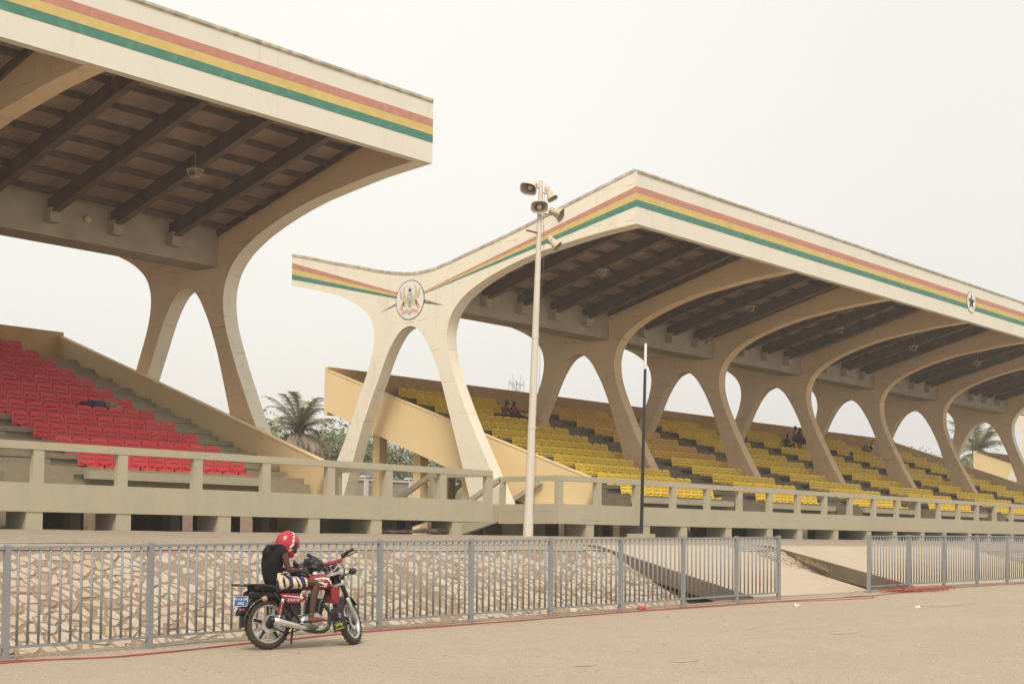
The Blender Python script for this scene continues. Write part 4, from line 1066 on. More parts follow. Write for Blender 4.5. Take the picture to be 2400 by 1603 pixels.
def sit(**kw):
    J = dict(pelvis=(0,0,.10),spine=(0,.0,.30),chest=(0,.03,.48),neck=(0,.05,.62),head=(0,.09,.76),shL=(-.17,.03,.54),shR=(.17,.03,.54),
        elL=(-.22,.10,.30),elR=(.22,.10,.30),haL=(-.10,.30,.24),haR=(.10,.30,.24),hipL=(-.09,.04,.09),hipR=(.09,.04,.09),
        knL=(-.13,.43,.12),knR=(.13,.43,.12),anL=(-.13,.45,-.28),anR=(.13,.45,-.28),toL=(-.14,.60,-.33),toR=(.14,.60,-.33))
    J.update(kw); return J
fab = lambda n_, c, a=.15: mat(n_, c, amt=a, scale=9, rough=.9, bump=.4, bscale=12)
def seatpos(x, k, dz=0.0): return (x, ROWY0+RUN*k-.22, Z0+RISE*k+.09+dz)
# the pair at the top of the first yellow block
person(seatpos(48.75,9), R(-90), sit(haL=(-.05,.42,.40), haR=(.12,.40,.42), head=(0,.14,.76)), fab('orange_shirt',(.30,.075,.035)), fab('jeans_blue',(.05,.06,.10)),
    'person in a rust orange shirt sitting behind the one in pink, high among yellow seats', 'people resting in the stands', hf=(.1,1,-.2))
person(seatpos(49.35,9), R(-90), sit(head=(.05,-.02,.72), chest=(0,-.08,.46), neck=(0,-.08,.60), knL=(-.1,.46,.36), anL=(-.1,.80,.12), toL=(-.1,.90,.25), knR=(.1,.62,.16), anR=(.1,1.05,.12), toR=(.1,1.14,.26)),
    fab('pink_shirt',(.50,.05,.12)), fab('black_trousers',(.02,.02,.024)), 'person in a pink shirt with legs stretched along the yellow seats', 'people resting in the stands', hf=(-.2,.9,-.5))
# the group in the third bay
person(seatpos(73.9,9), R(170), sit(knL=(-.15,.42,.30), anL=(-.13,.55,-.05)), fab('black_tee',(.02,.022,.022)), fab('dark_trousers',(.022,.026,.034)), 'person in black sitting lowest of the three high on the yellow seats', 'people resting in the stands', hf=(.3,1,-.1))
person(seatpos(76.75,10,.30), R(185), sit(), fab('beige_shirt',(.42,.33,.26)), fab('brown_trousers',(.09,.05,.04)), 'person in a beige shirt sitting raised beside the rib leg', 'people resting in the stands', hf=(.2,1,-.2))
person(seatpos(77.3,10,.25), R(175), sit(), fab('maroon_shirt',(.10,.03,.03)), fab('dark_trousers',(.02,.02,.03)), 'person in dark maroon half hidden by the rib leg', 'people resting in the stands', hf=(-.2,1,-.2))
person(seatpos(87.45,10,.02), R(-95), sit(pelvis=(0,.0,.10), spine=(0,-.18,.22), chest=(0,-.36,.30), neck=(0,-.48,.38), head=(0,-.58,.42), shL=(-.17,-.36,.33), shR=(.17,-.36,.33), elL=(-.2,-.25,.62), haL=(-.12,-.15,.86), elR=(.2,-.15,.45), haR=(.1,.0,.62),
    knL=(-.12,.36,.50), anL=(-.12,.42,.12), knR=(.12,.42,.44), anR=(.12,.62,.62), toR=(.12,.66,.76)), fab('pale_shirt',(.48,.36,.33)), fab('maroon_trousers',(.16,.035,.05)), 'person lying back with one arm raised, high on the yellow seats', 'people resting in the stands', hf=(0,.5,.8), hu=(0,-.8,.5), hand_dirs=((0,.2,1),(0,.6,.6)))
# sleeper on the red seats
person((24.95, ROWY0+RUN*5-.22, Z0+RISE*5+.17), R(90), dict(pelvis=(0,0,.05),spine=(0,.22,.06),chest=(0,.42,.06),neck=(0,.56,.06),head=(0,.70,.07),shL=(-.15,.44,.02),shR=(.12,.44,.15),elL=(-.2,.30,0),elR=(.14,.24,.18),haL=(-.12,.12,.03),haR=(.02,.05,.16),
    hipL=(-.07,-.05,.0),hipR=(.07,-.05,.10),knL=(-.22,-.34,.02),knR=(-.16,-.36,.12),anL=(-.20,-.52,-.18),anR=(-.14,-.60,-.10),toL=(-.30,-.60,-.22),toR=(-.24,-.70,-.14)),
    fab('blue_shirt',(.035,.06,.14)), mat('camouflage',(.34,.27,.17),amt=.3,scale=9,col2=(.06,.06,.04),thr=(.45,.5)), 'person in blue lying asleep across the red seats', 'people resting in the stands', hf=(-.9,.1,.3), hu=(0,1,0), hand_dirs=((0,-1,0),(0,-1,0)))
person(seatpos(24.85,11,.0), R(175), sit(), fab('pale_print_shirt',(.55,.44,.46),.3), fab('purple_trousers',(.10,.04,.16)), 'person in a pale printed shirt cut off by the left edge above the red seats', 'people resting in the stands')

# ------------------------------------------------------------------ motorcycle
BX0, BA = (10.99, 13.32, .048), R(-10.06)
bike = empty('motorcycle', BX0, 0, 'dark red motorcycle with chrome exhaust standing in front of the grey railing', 'motorcycle')
bike.rotation_euler = (R(-2.5), 0, BA)
AX0 = V((.90,0,.86)); AXD = V((.25,0,-.57)).normalized(); SQ = Matrix.Rotation(R(36), 3, -AXD)
steer = lambda p: AX0 + SQ @ (p-AX0)
def wheel(name, c, Rr, w, st=False):
    t = MB(); n = 10
    prof = [(Rr-.048+.048*math.cos(a), w*math.sin(a)) for a in [2*math.pi*i/n for i in range(n)]]
    t.lathe(prof, c, (0,1,0), 48, closed=True)
    for i in range(60):      # tread blocks
        a = 2*math.pi*i/60; cs, sn = math.cos(a), math.sin(a)
        for yy in (-.022,.0,.022):
            if (i+int(yy*100)) % 2: continue
            p = V(c)+V((cs*(Rr-.001),yy,sn*(Rr-.001))); t.obox(p, V((cs,0,sn))*.0022, V((0,.010,0)), V((-sn,0,cs))*.009)
    if st: t.xf(steer)
    o = empty(name); o.parent = bike
    t.build('tyre', M_rubber, o, smooth=False)
    r = MB(); r.lathe([(Rr-.088,-.034),(Rr-.072,-.038),(Rr-.068,-.028),(Rr-.085,-.012),(Rr-.085,.012),(Rr-.068,.028),(Rr-.072,.038),(Rr-.088,.034),(Rr-.098,0)], c, (0,1,0), 48, closed=True)
    if st: r.xf(steer)
    r.build('rim', M_alu, o, smooth=True)
    s = MB()
    for i in range(5):
        a = 2*math.pi*i/5+.35; d = V((math.cos(a),0,math.sin(a))); u = V((-d.z,0,d.x)); L = Rr-.09
        s.obox(V(c)+d*(L/2+.02), d*(L/2-.02), u*.021, V((0,.014,0)), 0)
        for k in (-1, 1): s.obox(V(c)+d*(L/2+.02)+u*k*.024, d*(L/2-.02), u*.004, V((0,.018,0)), 1)
    s.lathe([(0,-.075),(.045,-.075),(.065,-.04),(.072,.0),(.065,.04),(.045,.075),(0,.075)], c, (0,1,0), 20, 0)
    s.lathe([(.05,-.052),(.105,-.052),(.105,-.047),(.05,-.047)], c, (0,1,0), 24, 1, closed=True)
    if st: s.xf(steer)
    s.build('spokes', [M_bplas, M_alu], o)
wheel('rear_wheel', (0,0,.30), .30, .046)
FC = (1.148,0,.292)
wheel('front_wheel', FC, .288, .042, True)
def P_(b, name, m, sm=True, st=False, par=None):
    if st: b.xf(steer)
    return b.build(name, m, par or bike, smooth=sm)
# fork
for s in (-1, 1):
    a = AX0+V((0,s*.085,0)); hb = V(FC)+V((0,s*.085,0))
    f = MB(); f.tube([a, a.lerp(hb,.50)], .019, 12); f.tube([a.lerp(hb,.22)+V((0,0,0)), a.lerp(hb,.30), a.lerp(hb,.42), a.lerp(hb,.50)], [.027,.029,.027,.028], 12)
    fo = P_(f, 'fork_upper', M_bplas, st=True)
    f = MB(); f.tube([a.lerp(hb,.50), a.lerp(hb,.55), a.lerp(hb,1.02)], [.024,.030,.024], 12); P_(f, 'fork_leg', M_alu, st=True)
f = MB(); f.box(.86,.94,-.11,.11,.855,.885); f.box(.91,.985,-.11,.11,.72,.75); P_(f, 'fork_clamp', M_alu, False, True)
# front mudguard, flap with crown
f = MB()
for k in range(15):
    a = R(28+k*9.5)+.25; rr = .325
    for yy, dr in ((-.062,-.028),(-.045,0),(0,.008),(.045,0),(.062,-.028)): f.v.append((FC[0]+math.cos(a)*(rr+dr), yy, FC[2]+math.sin(a)*(rr+dr)))
for k in range(14):
    for j in range(4): f.f.append((k*5+j,k*5+j+1,k*5+6+j,k*5+5+j)); f.mi.append(0)
P_(f, 'front_mudguard', M_bplas, st=True)
f = MB(); M_flap = mat('grey_flap', (.035,.034,.040), amt=.2, scale=8, rough=.6)
fl0 = [( .845,.46),(.835,.30),(.85,.17)]
for i, (x, z) in enumerate(fl0):
    for yy in (-.095,.095): f.v += [(x, yy*(.8+.1*i), z), (x-.006, yy*(.8+.1*i), z)]
for i in range(2):
    a = i*4; f.f += [(a,a+2,a+6,a+4),(a+1,a+5,a+7,a+3),(a,a+4,a+5,a+1),(a+2,a+3,a+7,a+6)]; f.mi += [0]*4
P_(f, 'mud_flap', M_flap, False, st=True)
f = MB(); cr_ = [(-.040,0),(-.054,.062),(-.030,.034),(-.020,.072),(0,.040),(.020,.072),(.030,.034),(.054,.062),(.040,0),(.030,.010),(.026,.022),(.012,.012),(0,.026),(-.012,.012),(-.026,.022),(-.030,.010)]
f.prism(cr_, lambda p, t: (.829-(.003 if t else 0), -p[0], .215+p[1]*.95)); f.prism([(-.06,-.012),(.06,-.012),(.06,-.026),(-.06,-.026)], lambda p, t: (.831-(.003 if t else 0), -p[0], .215+p[1]))
P_(f, 'crown_mark', mat('lime_paint',(.30,.34,.05)), False, st=True)
# lower red guard and headlamp
f = MB(); f.prism([(-.10,.53),(.0,.52),(.012,.70),(-.08,.735),(-.12,.70)], lambda p, t: (.955+p[0], -.075+.15*t, p[1])); P_(f, 'leg_guard', M_bred, False)
f = MB(); f.lathe([(0,.10),(.06,.10),(.085,.08),(.088,.02),(.07,-.05),(0,-.07)], (.985,0,.83), (1,0,-.08), 18); P_(f, 'headlamp', M_bplas, st=True)
f = MB(); f.obox((.945,-.10,.765), (.02,0,0), (0,.016,0), (0,0,.02)); P_(f, 'indicator_lamp', mat('clear_lens',(.72,.68,.58)), False, st=True)
f = MB(); f.lathe([(0,.05),(.035,.05),(.04,.03),(.04,-.03),(.03,-.045),(0,-.045)], (1.0,-.24,.865), (1,0,.1), 14); f.tube([(.95,-.12,.83),(.99,-.22,.86)], .010, 6); P_(f, 'turn_signal', M_bplas, st=True)
f = MB(); f.lathe([(0,.05),(.035,.05),(.04,.03),(.04,-.03),(.03,-.045),(0,-.045)], (1.0,.24,.865), (1,0,.1), 14); f.tube([(.95,.12,.83),(.99,.22,.86)], .010, 6); P_(f, 'turn_signal', M_bplas, st=True)
f = MB()
for s in (-1,1): f.lathe([(0,.02),(.04,.02),(.045,0),(.045,-.05),(0,-.06)], (.91,s*.055,.965), (-.5,0,.86), 16)
P_(f, 'gauges', M_bplas, st=True)
# handlebar
hb_ = spline([(.80,-.37,1.085),(.84,-.25,1.065),(.90,-.16,1.02),(.885,-.06,.925),(.885,.06,.925),(.90,.16,1.02),(.84,.25,1.065),(.80,.37,1.085)], 4)
f = MB(); f.tube(hb_, .012, 8); P_(f, 'handlebar', M_chrome, st=True)
for s in (-1, 1):
    f = MB(); f.tube([(.80,s*.37,1.085),(.835,s*.26,1.067)], .019, 10); f.tube([(.795,s*.385,1.086),(.80,s*.37,1.085)], .023, 10); f.tube([(.845,s*.25,1.065),(.86,s*.21,1.05)], .030, 8); P_(f, 'grip', M_bplas, st=True)
    f = MB(); f.tube([(.87,s*.22,1.05),(.90,s*.27,1.05),(.875,s*.38,1.06),(.885,s*.40,1.06)], [.010,.008,.006,.008], 6); P_(f, 'brake_lever', M_bplas, st=True)
f = MB(); f.tube([(.90,-.17,1.02),(.90,.17,1.02)], .024, 12); P_(f, 'handlebar_pad', mat('dark_pink_foam',(.33,.045,.085),amt=.15), st=True)
# cables
f = MB()
for s, q in ((-1,0),(-1,.02),(1,.01)):
    f.tube(spline([(.86,s*.2,1.04),(.99,s*.14,.95),(1.0,s*.08+q,.80),(.90,-.07+q,.62),(.86,-.10+q,.50),(.93,-.11+q,.36)], 5), .005, 5)
P_(f, 'control_cable', M_bplas)
# frame
f = MB()
f.tube([(.88,0,.84),(.80,0,.60),(.70,0,.33),(.62,0,.22)], .022, 8); f.tube([(.88,0,.82),(.60,0,.72),(.20,0,.68),(-.15,0,.70)], .020, 8)
for s in (-1,1): f.tube([(.2,s*.09,.68),(.28,s*.11,.45),(.40,s*.11,.28),(.62,s*.06,.22)], .016, 8); f.tube([(.38,s*.10,.30),(0,s*.095,.30)], .018, 8); f.tube([(.30,s*.10,.40),(.02,s*.11,.68)], .014, 8)
P_(f, 'frame', M_bplas)
# tank
def loft(secs, n=16):
    b = MB()
    for (x, zc, hw, hh, e_) in secs:
        for k in range(n):
            a = 2*math.pi*k/n; ca, sa = math.cos(a), math.sin(a); q = (abs(ca)**e_+abs(sa)**e_)**(-1/e_)
            b.v.append((x, hw*ca*q, zc+hh*sa*q))
    for i in range(len(secs)-1):
        for k in range(n):
            l = (k+1) % n; b.f.append((i*n+k,i*n+l,(i+1)*n+l,(i+1)*n+k)); b.mi.append(0)
    b.f += [tuple(range(n)), tuple((len(secs)-1)*n+k for k in range(n))]; b.mi += [0,0]; return b
f = loft([(.40,.745,.06,.03,2.2),(.44,.755,.10,.055,2.4),(.54,.775,.135,.085,2.6),(.66,.785,.150,.100,2.6),(.76,.785,.145,.098,2.6),(.82,.775,.11,.080,2.4),(.85,.765,.05,.05,2.2)], 20)
tank = P_(f, 'fuel_tank', M_bred)
g = MB(); g.lathe([(0,.025),(.035,.025),(.038,0),(.05,-.01)], (.66,0,.892), (0,0,1), 16); P_(g, 'filler_cap', M_chrome, par=tank)
def side_poly(poly, y, m, name, par, th=.003, fn=None):
    g = MB(); g.prism(poly, lambda p, t: (p[0], (fn(p) if fn else y)-(th if t else 0), p[1])); return g.build(name, m, par)
M_gw = mat('white_decal', (.78,.74,.72), amt=.06)
ty_ = lambda p: -(.150*max(0,(1-abs((p[1]-.785)/.100)**2.6))**(1/2.6))-.002 if abs(p[1]-.785) < .0995 else -.03
for k, po in enumerate([[(.56,.83),(.70,.845),(.78,.83),(.76,.815),(.66,.825),(.58,.818)], [(.58,.80),(.68,.785),(.74,.75),(.70,.752),(.64,.775),(.585,.785)],
        [(.64,.735),(.70,.745),(.72,.775),(.745,.77),(.73,.725),(.70,.728)], [(.75,.82),(.79,.80),(.80,.76),(.785,.76),(.775,.79),(.745,.805)], [(.60,.76),(.625,.745),(.61,.73),(.66,.733),(.65,.742),(.63,.742),(.635,.755)]]):
    side_poly(po, -.151, M_gw, 'white_graphic', tank, fn=ty_)
side_poly([(.56,.812),(.70,.808),(.70,.802),(.56,.806)], -.152, M_yel, 'yellow_line', tank, fn=ty_)
# seat and tail
f = loft([(-.22,.725,.09,.030,3),(-.15,.735,.125,.045,3),(.05,.725,.135,.050,3),(.22,.700,.13,.045,3),(.40,.700,.11,.045,3),(.47,.735,.08,.035,2.5)], 16); P_(f, 'seat', mat('seat_vinyl',(.02,.019,.02),amt=.2,rough=.55))
f = MB()
for s in (-1,1): f.tube(spline([(.10,s*.14,.70),(-.05,s*.155,.745),(-.25,s*.15,.765),(-.41,s*.09,.765),(-.43,0,.765)], 4), .015, 8); f.tube([(-.18,s*.14,.76),(-.10,s*.11,.64)], .013, 8)
f.box(-.42,-.20,-.10,.10,.758,.772); P_(f, 'rear_rack', M_bplas, False)
f = loft([(-.30,.655,.05,.025,2.5),(-.24,.66,.08,.05,2.8),(-.10,.65,.10,.055,2.8),(.08,.65,.11,.05,2.8),(.16,.65,.08,.04,2.4)], 14); P_(f, 'tail_cowl', M_bplas)
f = MB()
for k in range(14):
    a = R(55+k*10); rr = .345
    for yy, dr in ((-.068,-.02),(-.05,0),(0,.006),(.05,0),(.068,-.02)): f.v.append((math.cos(a)*(rr+dr)-.005, yy, .30+math.sin(a)*(rr+dr)))
for k in range(13):
    for j in range(4): f.f.append((k*5+j,k*5+j+1,k*5+6+j,k*5+5+j)); f.mi.append(0)
P_(f, 'rear_mudguard', M_bplas)
f = MB(); f.tube([(-.31,0,.50),(-.38,0,.44),(-.42,0,.415)], [.055,.045,.01], 8); P_(f, 'splash_flap', M_bplas)
pc = V((-.36,-.02,.575)); pn = V((-.80,-.52,.22)).normalized(); pu = V((.52,-.85,0)).normalized(); pv = pn.cross(pu); pv = pv if pv.z > 0 else -pv
if pu.cross(pv).dot(pn) < 0: pu = -pu
f = MB(); f.obox(pc, pu*.088, pv*.062, pn*.002); plate = P_(f, 'licence_plate', mat('plate_blue',(.045,.10,.29)), False)
f = MB()
for a0, a1, c0, c1_ in ((-1,1,.94,1),( -1,1,-1,-.94),(-1,-.965,-1,1),(.965,1,-1,1)):
    f.obox(pc+pu*.088*(a0+a1)/2+pv*.062*(c0+c1_)/2+pn*.003, pu*.088*(a1-a0)/2, pv*.062*(c1_-c0)/2, pn*.0012)
P_(f, 'plate_border', M_white, False, par=plate)
for tx, dz in (('M-15-GR', .025), ('3452', -.027)):
    q = pc+pv*dz+pn*.003; M4 = Matrix((( pu.x,pv.x,pn.x,q.x),(pu.y,pv.y,pn.y,q.y),(pu.z,pv.z,pn.z,q.z),(0,0,0,1)))
    text_mesh('plate_text', tx, .046, M_white, plate, M4, .0008)
f = MB(); f.ell((-.335,-.01,.475), (.035,.05,.030), 12, 8); P_(f, 'brake_light', mat('red_lens',(.35,.02,.02),rough=.25))
for s in (-1,1):
    f = MB(); f.ell((-.13,s*.17,.60), (.035,.03,.035), 12, 8); f.tube([(-.12,s*.05,.62),(-.13,s*.15,.60)], .012, 6); P_(f, 'rear_indicator', mat('amber_lens',(.45,.27,.15),rough=.3))
# side cover with lettering
f = MB(); f.prism([(.09,.66),(.42,.655),(.45,.60),(.40,.545),(.20,.545),(.12,.60)], lambda p, t: (p[0], -.125-.015*t, p[1])); cv = P_(f, 'side_cover', M_bred, False)
side_poly([(.12,.640),(.36,.618),(.36,.610),(.14,.628)], -.1415, M_gw, 'white_stripe', cv); side_poly([(.24,.622),(.37,.607),(.37,.600),(.24,.617)], -.1430, M_yel, 'yellow_line', cv)
side_poly([(.22,.645),(.37,.625),(.37,.634),(.24,.648)], -.1415, mat('purple_decal',(.08,.04,.16)), 'purple_line', cv)
side_poly([(.365,.65),(.41,.655),(.385,.63),(.41,.60),(.375,.59),(.39,.575),(.36,.60)], -.1440, M_gw, 'white_graphic', cv)
text_mesh('cover_text', 'RTGY150', .040, M_gw, cv, Matrix(((1,0,0,.275),(0,0,-1,-.142),(0,1,0,.578),(0,0,0,1))), .0012)
f = MB(); f.prism([(.09,.66),(.42,.655),(.45,.60),(.40,.545),(.20,.545),(.12,.60)], lambda p, t: (p[0], .125+.015*t, p[1])); P_(f, 'side_cover', M_bred, False)
f = MB(); f.box(.16,.40,-.10,.10,.40,.62); P_(f, 'battery_box', M_bplas, False)
# engine
f = MB()
ed = V((.22,0,1)).normalized(); eu = V((1,0,-.22)).normalized(); e0 = V((.60,0,.40))
for i in range(11):
    s_ = .085 if i < 8 else .075
    f.obox(e0+ed*(.012+i*.0185), eu*s_, V((0,.075,0)), ed*.004, 0)
f.obox(e0+ed*.10, eu*.055, V((0,.05,0)), ed*.11, 0); f.obox(e0+ed*.225, eu*.06, V((0,.055,0)), ed*.022, 1)
eng = P_(f, 'cylinder', [M_bplas, M_alu], False)
f = MB(); f.lathe([(0,-.135),(.055,-.135),(.085,-.115),(.095,-.07),(.095,.07),(.085,.115),(0,.13)], (.60,0,.335), (0,1,0), 24); f.lathe([(0,-.125),(.06,-.125),(.075,-.10),(.08,.10),(.06,.12),(0,.12)], (.46,0,.31), (0,1,0), 20); f.obox((.52,0,.27), (.13,0,0), (0,.09,0), (0,0,.045))
P_(f, 'crankcase', M_alu)
f = MB(); f.tube(spline([(.70,-.05,.52),(.76,-.09,.48),(.80,-.11,.38),(.775,-.12,.25),(.68,-.125,.19),(.52,-.13,.20),(.40,-.14,.235)], 5), .022, 10); P_(f, 'exhaust_pipe', M_bplas)
f = MB(); f.tube([(.50,-.150,.232),(.36,-.152,.262),(.14,-.155,.31),(-.02,-.16,.345)], [.022,.040,.046,.050], 14); mf = P_(f, 'muffler', M_chrome)
f = MB(); f.tube([(-.02,-.16,.345),(-.06,-.161,.353),(-.062,-.161,.353)], [.052,.050,.02], 14); P_(f, 'muffler_cap', M_bplas, par=mf)
f = MB(); f.box(-.02,.30,-.035,-.02,.0,.02); 
# shocks, swingarm, pegs, stand
for s in (-1,1):
    a = V((.14,s*.125,.60)); c = V((.075,s*.125,.335)); f = MB(); f.tube([a, c], .014, 8); f.tube([a.lerp(c,.0), a.lerp(c,.22)], .026, 10)
    so = P_(f, 'shock_absorber', M_chrome)
    g = MB(); dv = (c-a); u = V((1,0,0)); pts = []
    for k in range(70):
        t = k/69; an = t*2*math.pi*6.5; pts.append(a.lerp(c,.22+.5*t)+V((math.cos(an)*.026, math.sin(an)*.026, 0)))
    g.tube(pts, .0055, 5); P_(g, 'spring', mat('spring_red',(.45,.03,.03),rough=.4), par=so)
f = MB(); f.tube([(.40,-.17,.315),(.40,-.27,.315)], .015, 8); f.tube([(.40,.17,.315),(.40,.27,.315)], .015, 8); f.tube([(.47,-.17,.30),(.56,-.20,.33)], .010, 6); P_(f, 'footpegs', M_bplas)
f = MB(); f.tube([(.32,.10,.26),(.26,.20,.03),(.22,.21,.02)], [.014,.012,.016], 8); P_(f, 'side_stand', M_bplas)
f = MB(); f.tube([(.34,.0,.25),(.26,-.10,.06)], [.013,.013], 8); f.tube([(.40,-.12,.235),(.20,-.10,.18),(.0,-.09,.27)], .010, 6); P_(f, 'centre_stand', M_bplas)

# ------------------------------------------------------------------ rider
rd = empty('person', BX0, 0, 'person in black top, striped shorts and red helmet sitting on the motorcycle, looking down', 'person'); rd.rotation_euler = bike.rotation_euler
J = dict(pelvis=(.10,0,.82),spine=(.055,0,.98),chest=(.10,0,1.13),neck=(.165,0,1.235),shR=(.125,-.165,1.165),elR=(.165,-.215,.93),haR=(.33,-.12,.93),shL=(.125,.165,1.165),elL=(.17,.21,.94),haL=(.33,.09,.95),
    hipR=(.14,-.09,.80),knR=(.565,-.205,.775),anR=(.475,-.215,.40),hipL=(.14,.09,.80),knL=(.565,.205,.775),anL=(.475,.215,.40))
N = {'pelvis':(J['pelvis'],.072),'spine':(J['spine'],.085),'chest':(J['chest'],.105),'neck':(J['neck'],.048),'skull':((.235,0,1.275),.045)}
rr_ = dict(shR=.045,elR=.033,haR=.024,shL=.045,elL=.033,haL=.024,hipR=.066,knR=.052,anR=.034,hipL=.066,knL=.052,anL=.034)
for k, v in rr_.items(): N[k] = (J[k], v)
for s, q in ((-1,'R'),(1,'L')):
    N['bi'+q] = (tuple(V(J['sh'+q]).lerp(V(J['el'+q]),.5)), .041); N['fo'+q] = (tuple(V(J['el'+q]).lerp(V(J['ha'+q]),.4)), .033)
    N['th'+q] = (tuple(V(J['hip'+q]).lerp(V(J['kn'+q]),.5)), .072); N['ca'+q] = (tuple(V(J['kn'+q]).lerp(V(J['an'+q]),.33)+V((-.015,0,0))), .052)
E3 = [('pelvis','spine'),('spine','chest'),('chest','neck'),('neck','skull')]
for q in 'RL': E3 += [('chest','sh'+q),('sh'+q,'bi'+q),('bi'+q,'el'+q),('el'+q,'fo'+q),('fo'+q,'ha'+q),('pelvis','hip'+q),('hip'+q,'th'+q),('th'+q,'kn'+q),('kn'+q,'ca'+q),('ca'+q,'an'+q)]
b = skin_mb(N, E3)
head(b, V((.272,0,1.272)), (.72,0,-.69), (.69,0,.72))
hand(b, J['haR'], (1,.25,.15), (0,-.3,1), 1.0, .8, -1); hand(b, J['haL'], (1,-.25,.15), (0,.3,1), 1.0, .8, 1)
nfoot = len(b.f)
for s, q in ((-1,'R'),(1,'L')):
    a = V(J['an'+q]); 
    b.tube([a+V((-.0,0,.02)), a+V((-.005,0,-.03)), a+V((.0,0,-.065))], [.034,.034,.030], 10)
    def ft(p, d): 
        p = p.copy(); p.z *= (1.0 if d.x < 0 else 1-.45*d.x); return p
    b.ell(a+V((.065,s*.012,-.062)), (.125,.042,.034), 16, 10, fn=ft)
    for t_ in range(5):
        y = s*(.012+(-.030+.0145*t_)*-1*1); L = .034-.004*t_
        b.tube([a+V((.165,y,-.072)), a+V((.165+L,y*1.02,-.080))], [.0115-.001*t_,.009-.001*t_], 6)
body = b.build('body', [M_skin, M_skinf], rd, smooth=True)
zs = [p.center.z for p in body.data.polygons]
body.data.polygons.foreach_set('material_index', [1 if z < .375 else 0 for z in zs])
sh = {'hem':((.105,0,.775),.128),'pelvis':((.085,0,.83),.128),'spine':((.05,0,.98),.140),'chest':((.085,0,1.11),.150),'nk':((.145,0,1.21),.072),'shR':((.12,-.16,1.16),.064),'shL':((.12,.16,1.16),.064),'uR':(tuple(V(J['shR']).lerp(V(J['elR']),.28)),.056),'uL':(tuple(V(J['shL']).lerp(V(J['elL']),.28)),.056)}
so = skin_mb(sh, [('hem','pelvis'),('pelvis','spine'),('spine','chest'),('chest','nk'),('chest','shR'),('chest','shL'),('shR','uR'),('shL','uL')])
for v_i, v in enumerate(so.v): so.v[v_i] = tuple(V(v)+V(v).normalized()*noise.noise(V(v)*9)*.022)
shirt = so.build('hooded_top', M_shirtb, rd, smooth=True)
f = MB(); f.tube(spline([(.205,-.05,1.20),(.15,-.085,1.215),(.07,-.075,1.215),(.03,0,1.20),(.07,.075,1.215),(.15,.085,1.215),(.205,.05,1.20)], 4), [.018]+[.022+.012*math.sin(i/24*math.pi) for i in range(1,24)]+[.018], 8)
f.ell((.005,0,1.13), (.055,.095,.085), 12, 8); f.v = [tuple(V(v)+V((1,1,1))*noise.noise(V(v)*22)*.008) for v in f.v]; f.build('hood', M_shirtb, shirt, smooth=True)
def shorts_mat():
    m = bpy.data.materials.new('striped_shorts'); m.use_nodes = True; n = m.node_tree; L = n.links; b_ = n.nodes['Principled BSDF']; b_.inputs['Roughness'].default_value = .9
    t = n.nodes.new('ShaderNodeTexCoord'); sx = n.nodes.new('ShaderNodeSeparateXYZ'); L.new(t.outputs['Object'], sx.inputs[0])
    nz = n.nodes.new('ShaderNodeTexNoise'); nz.inputs['Scale'].default_value = 9; L.new(t.outputs['Object'], nz.inputs['Vector'])
    ma = n.nodes.new('ShaderNodeMath'); ma.operation = 'MULTIPLY_ADD'; ma.inputs[1].default_value = .10; L.new(nz.outputs['Fac'], ma.inputs[0])
    a2 = n.nodes.new('ShaderNodeMath'); a2.operation = 'MULTIPLY_ADD'; a2.inputs[1].default_value = .22; L.new(sx.outputs['Z'], a2.inputs[0]); L.new(sx.outputs['X'], a2.inputs[2]); L.new(a2.outputs[0], ma.inputs[2])
    md = n.nodes.new('ShaderNodeMath'); md.operation = 'MULTIPLY'; md.inputs[1].default_value = 6.4; L.new(ma.outputs[0], md.inputs[0])
    fr = n.nodes.new('ShaderNodeMath'); fr.operation = 'FRACT'; L.new(md.outputs[0], fr.inputs[0])
    r = n.nodes.new('ShaderNodeValToRGB'); r.color_ramp.interpolation = 'CONSTANT'
    r.color_ramp.elements[0].color = (.66,.56,.42,1); r.color_ramp.elements[1].position = .30; r.color_ramp.elements[1].color = (.03,.02,.02,1)
    for p, c in ((.42,(.60,.50,.37,1)),(.58,(.03,.02,.02,1)),(.66,(.025,.03,.20,1)),(.82,(.03,.02,.02,1)),(.93,(.60,.50,.37,1))):
        q = r.color_ramp.elements.new(p); q.color = c
    L.new(fr.outputs[0], r.inputs[0]); L.new(r.outputs[0], b_.inputs['Base Color']); return m
st_ = {'pelvis':((.10,0,.795),.112),'hipR':((.15,-.09,.79),.088),'tR':((.34,-.15,.785),.080),'kR':((.47,-.185,.775),.072),'hipL':((.15,.09,.79),.088),'tL':((.34,.15,.785),.080),'kL':((.47,.185,.775),.072)}
skin_mb(st_, [('pelvis','hipR'),('hipR','tR'),('tR','kR'),('pelvis','hipL'),('hipL','tL'),('tL','kL')]).build('shorts', shorts_mat(), rd, smooth=True)
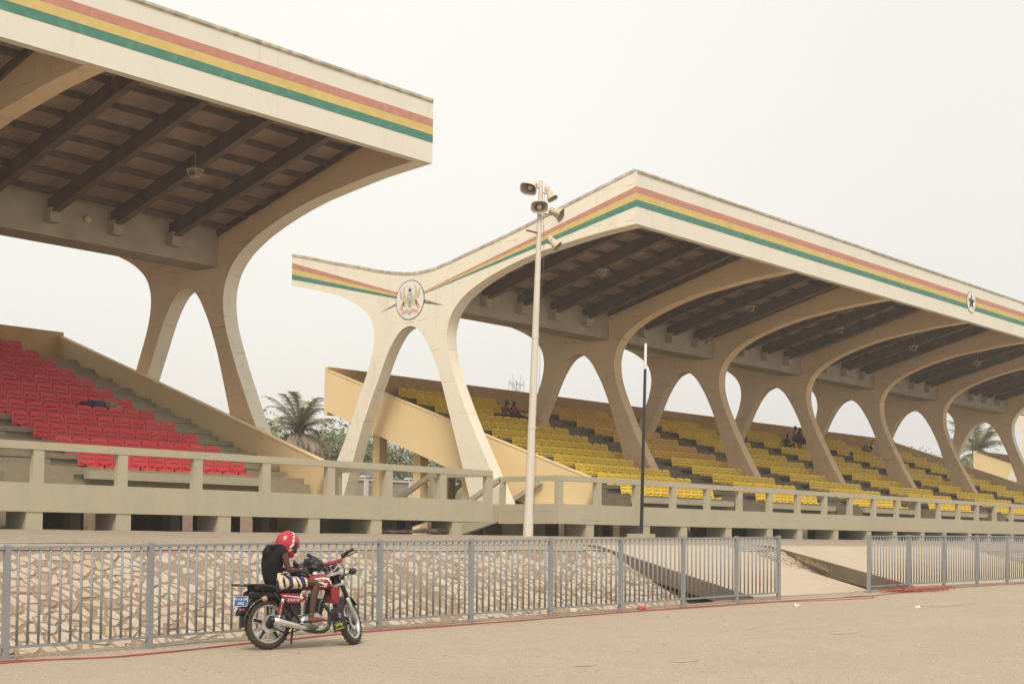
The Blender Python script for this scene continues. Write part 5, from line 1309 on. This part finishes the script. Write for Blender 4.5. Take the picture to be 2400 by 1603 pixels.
# helmet
hc = V((.283,0,1.262)); hf = V((.72,0,-.69)).normalized(); hu = V((.69,0,.72)).normalized(); hs_ = hf.cross(hu); rt = Matrix((hf, hs_, hu)).transposed()
M_hel = mat('helmet_red', (.46,.022,.04), amt=.08, scale=6, rough=.22, spec=.6)
hb2 = MB(); NN, MM = 36, 26
for i in range(MM+1):
    ph = math.pi*i/MM*.86
    for k in range(NN):
        t = 2*math.pi*k/NN; d = V((math.sin(ph)*math.cos(t), math.sin(ph)*math.sin(t), math.cos(ph)))
        p = V((d.x*.150, d.y*.125, d.z*.145))
        if d.z < 0: p.z *= 1.20; p.x += .022*max(0,d.x)
        if d.x > .55 and -.45 < d.z < .25: p.x -= .012
        if d.x > .6 and d.z < -.35: p.x += .014
        hb2.v.append(tuple(hc+rt@p))
for i in range(MM):
    for k in range(NN):
        l = (k+1) % NN; ph = math.pi*(i+.5)/MM*.86; t = 2*math.pi*(k+.5)/NN; d = V((math.sin(ph)*math.cos(t), math.sin(ph)*math.sin(t), math.cos(ph)))
        mi = 0
        if d.x > .50 and -.42 < d.z < .22: mi = 1
        elif d.z < -.80: mi = 1
        elif abs(d.y) > .62 and (d.x-.34)**2/.035+(d.z-.02)**2/.10 < 1: mi = 1
        elif abs(d.y) > .35 and -.10 < d.x-.02+.45*d.z < .05 and d.z > -.55: mi = 2
        elif d.x > .25 and abs(d.z-.62) < .09 and abs(d.y) < .5: mi = 2
        hb2.f.append((i*NN+k,(i+1)*NN+k,(i+1)*NN+l,i*NN+l)); hb2.mi.append(mi)
hb2.build('helmet', [M_hel, mat('visor_black',(.015,.015,.018),rough=.15,spec=.7), mat('helmet_white',(.75,.72,.68),rough=.25)], rd, smooth=True)
# phone and the two bags
ph_ = MB(); ph_.obox((.415,-.005,.965), (.055,0,.02), (0,.032,0), (-.002,0,.006)); ph_ = ph_.build('phone', mat('phone_dark',(.05,.08,.09),rough=.2)); tag(ph_, 'dark mobile phone held in the hands of the motorcycle rider', 'phone')
def bag(c, r, lab, seed):
    f = MB(); f.ell((0,0,0), r, 30, 22, fn=lambda p, d: p*(1+.16*noise.noise(d*2.2+V((seed,0,0)))+.10*(1-2*abs(noise.noise(d*5+V((0,seed,0)))))+ .05*noise.noise(d*11)))
    f.tube([(0,0,r[2]*.8),(-.03,.01,r[2]*1.15),(-.07,.02,r[2]*1.28)], [.03,.018,.03], 7)
    o = f.build('plastic_bag', M_bag, smooth=True); o.location = bike_pt(c); o.rotation_euler = (0,0,BA); tag(o, lab, 'bag', 'black plastic bags on the motorcycle'); return o
RB = Matrix.Rotation(BA, 4, 'Z') @ Matrix.Rotation(R(-2.5), 4, 'X')
def bike_pt(p): return V(BX0) + RB @ V(p)
ph_.location = BX0; ph_.rotation_euler = bike.rotation_euler
bag((.435,.0,.895), (.105,.13,.10), 'shiny black plastic bag resting on the lap of the rider', 3)
bag((.71,.13,.99), (.12,.12,.105), 'rounded black plastic bag hung on the handlebar of the motorcycle', 8)

# ------------------------------------------------------------------ haze in the air
hzb = MB(); hzb.box(-155, 405, -65, 605, -3, 34)
hm = bpy.data.materials.new('haze'); hm.use_nodes = True; n = hm.node_tree; n.nodes.clear()
ho = n.nodes.new('ShaderNodeOutputMaterial'); hv = n.nodes.new('ShaderNodeVolumePrincipled')
hv.inputs['Color'].default_value = (.99,.95,.89,1); hv.inputs['Density'].default_value = .0013; hv.inputs['Anisotropy'].default_value = .2
n.links.new(hv.outputs[0], ho.inputs['Volume'])
hz_ = hzb.build('haze', hm); tag(hz_, kind='stuff'); hz_['label'] = 'thin warm haze in the air over the square'
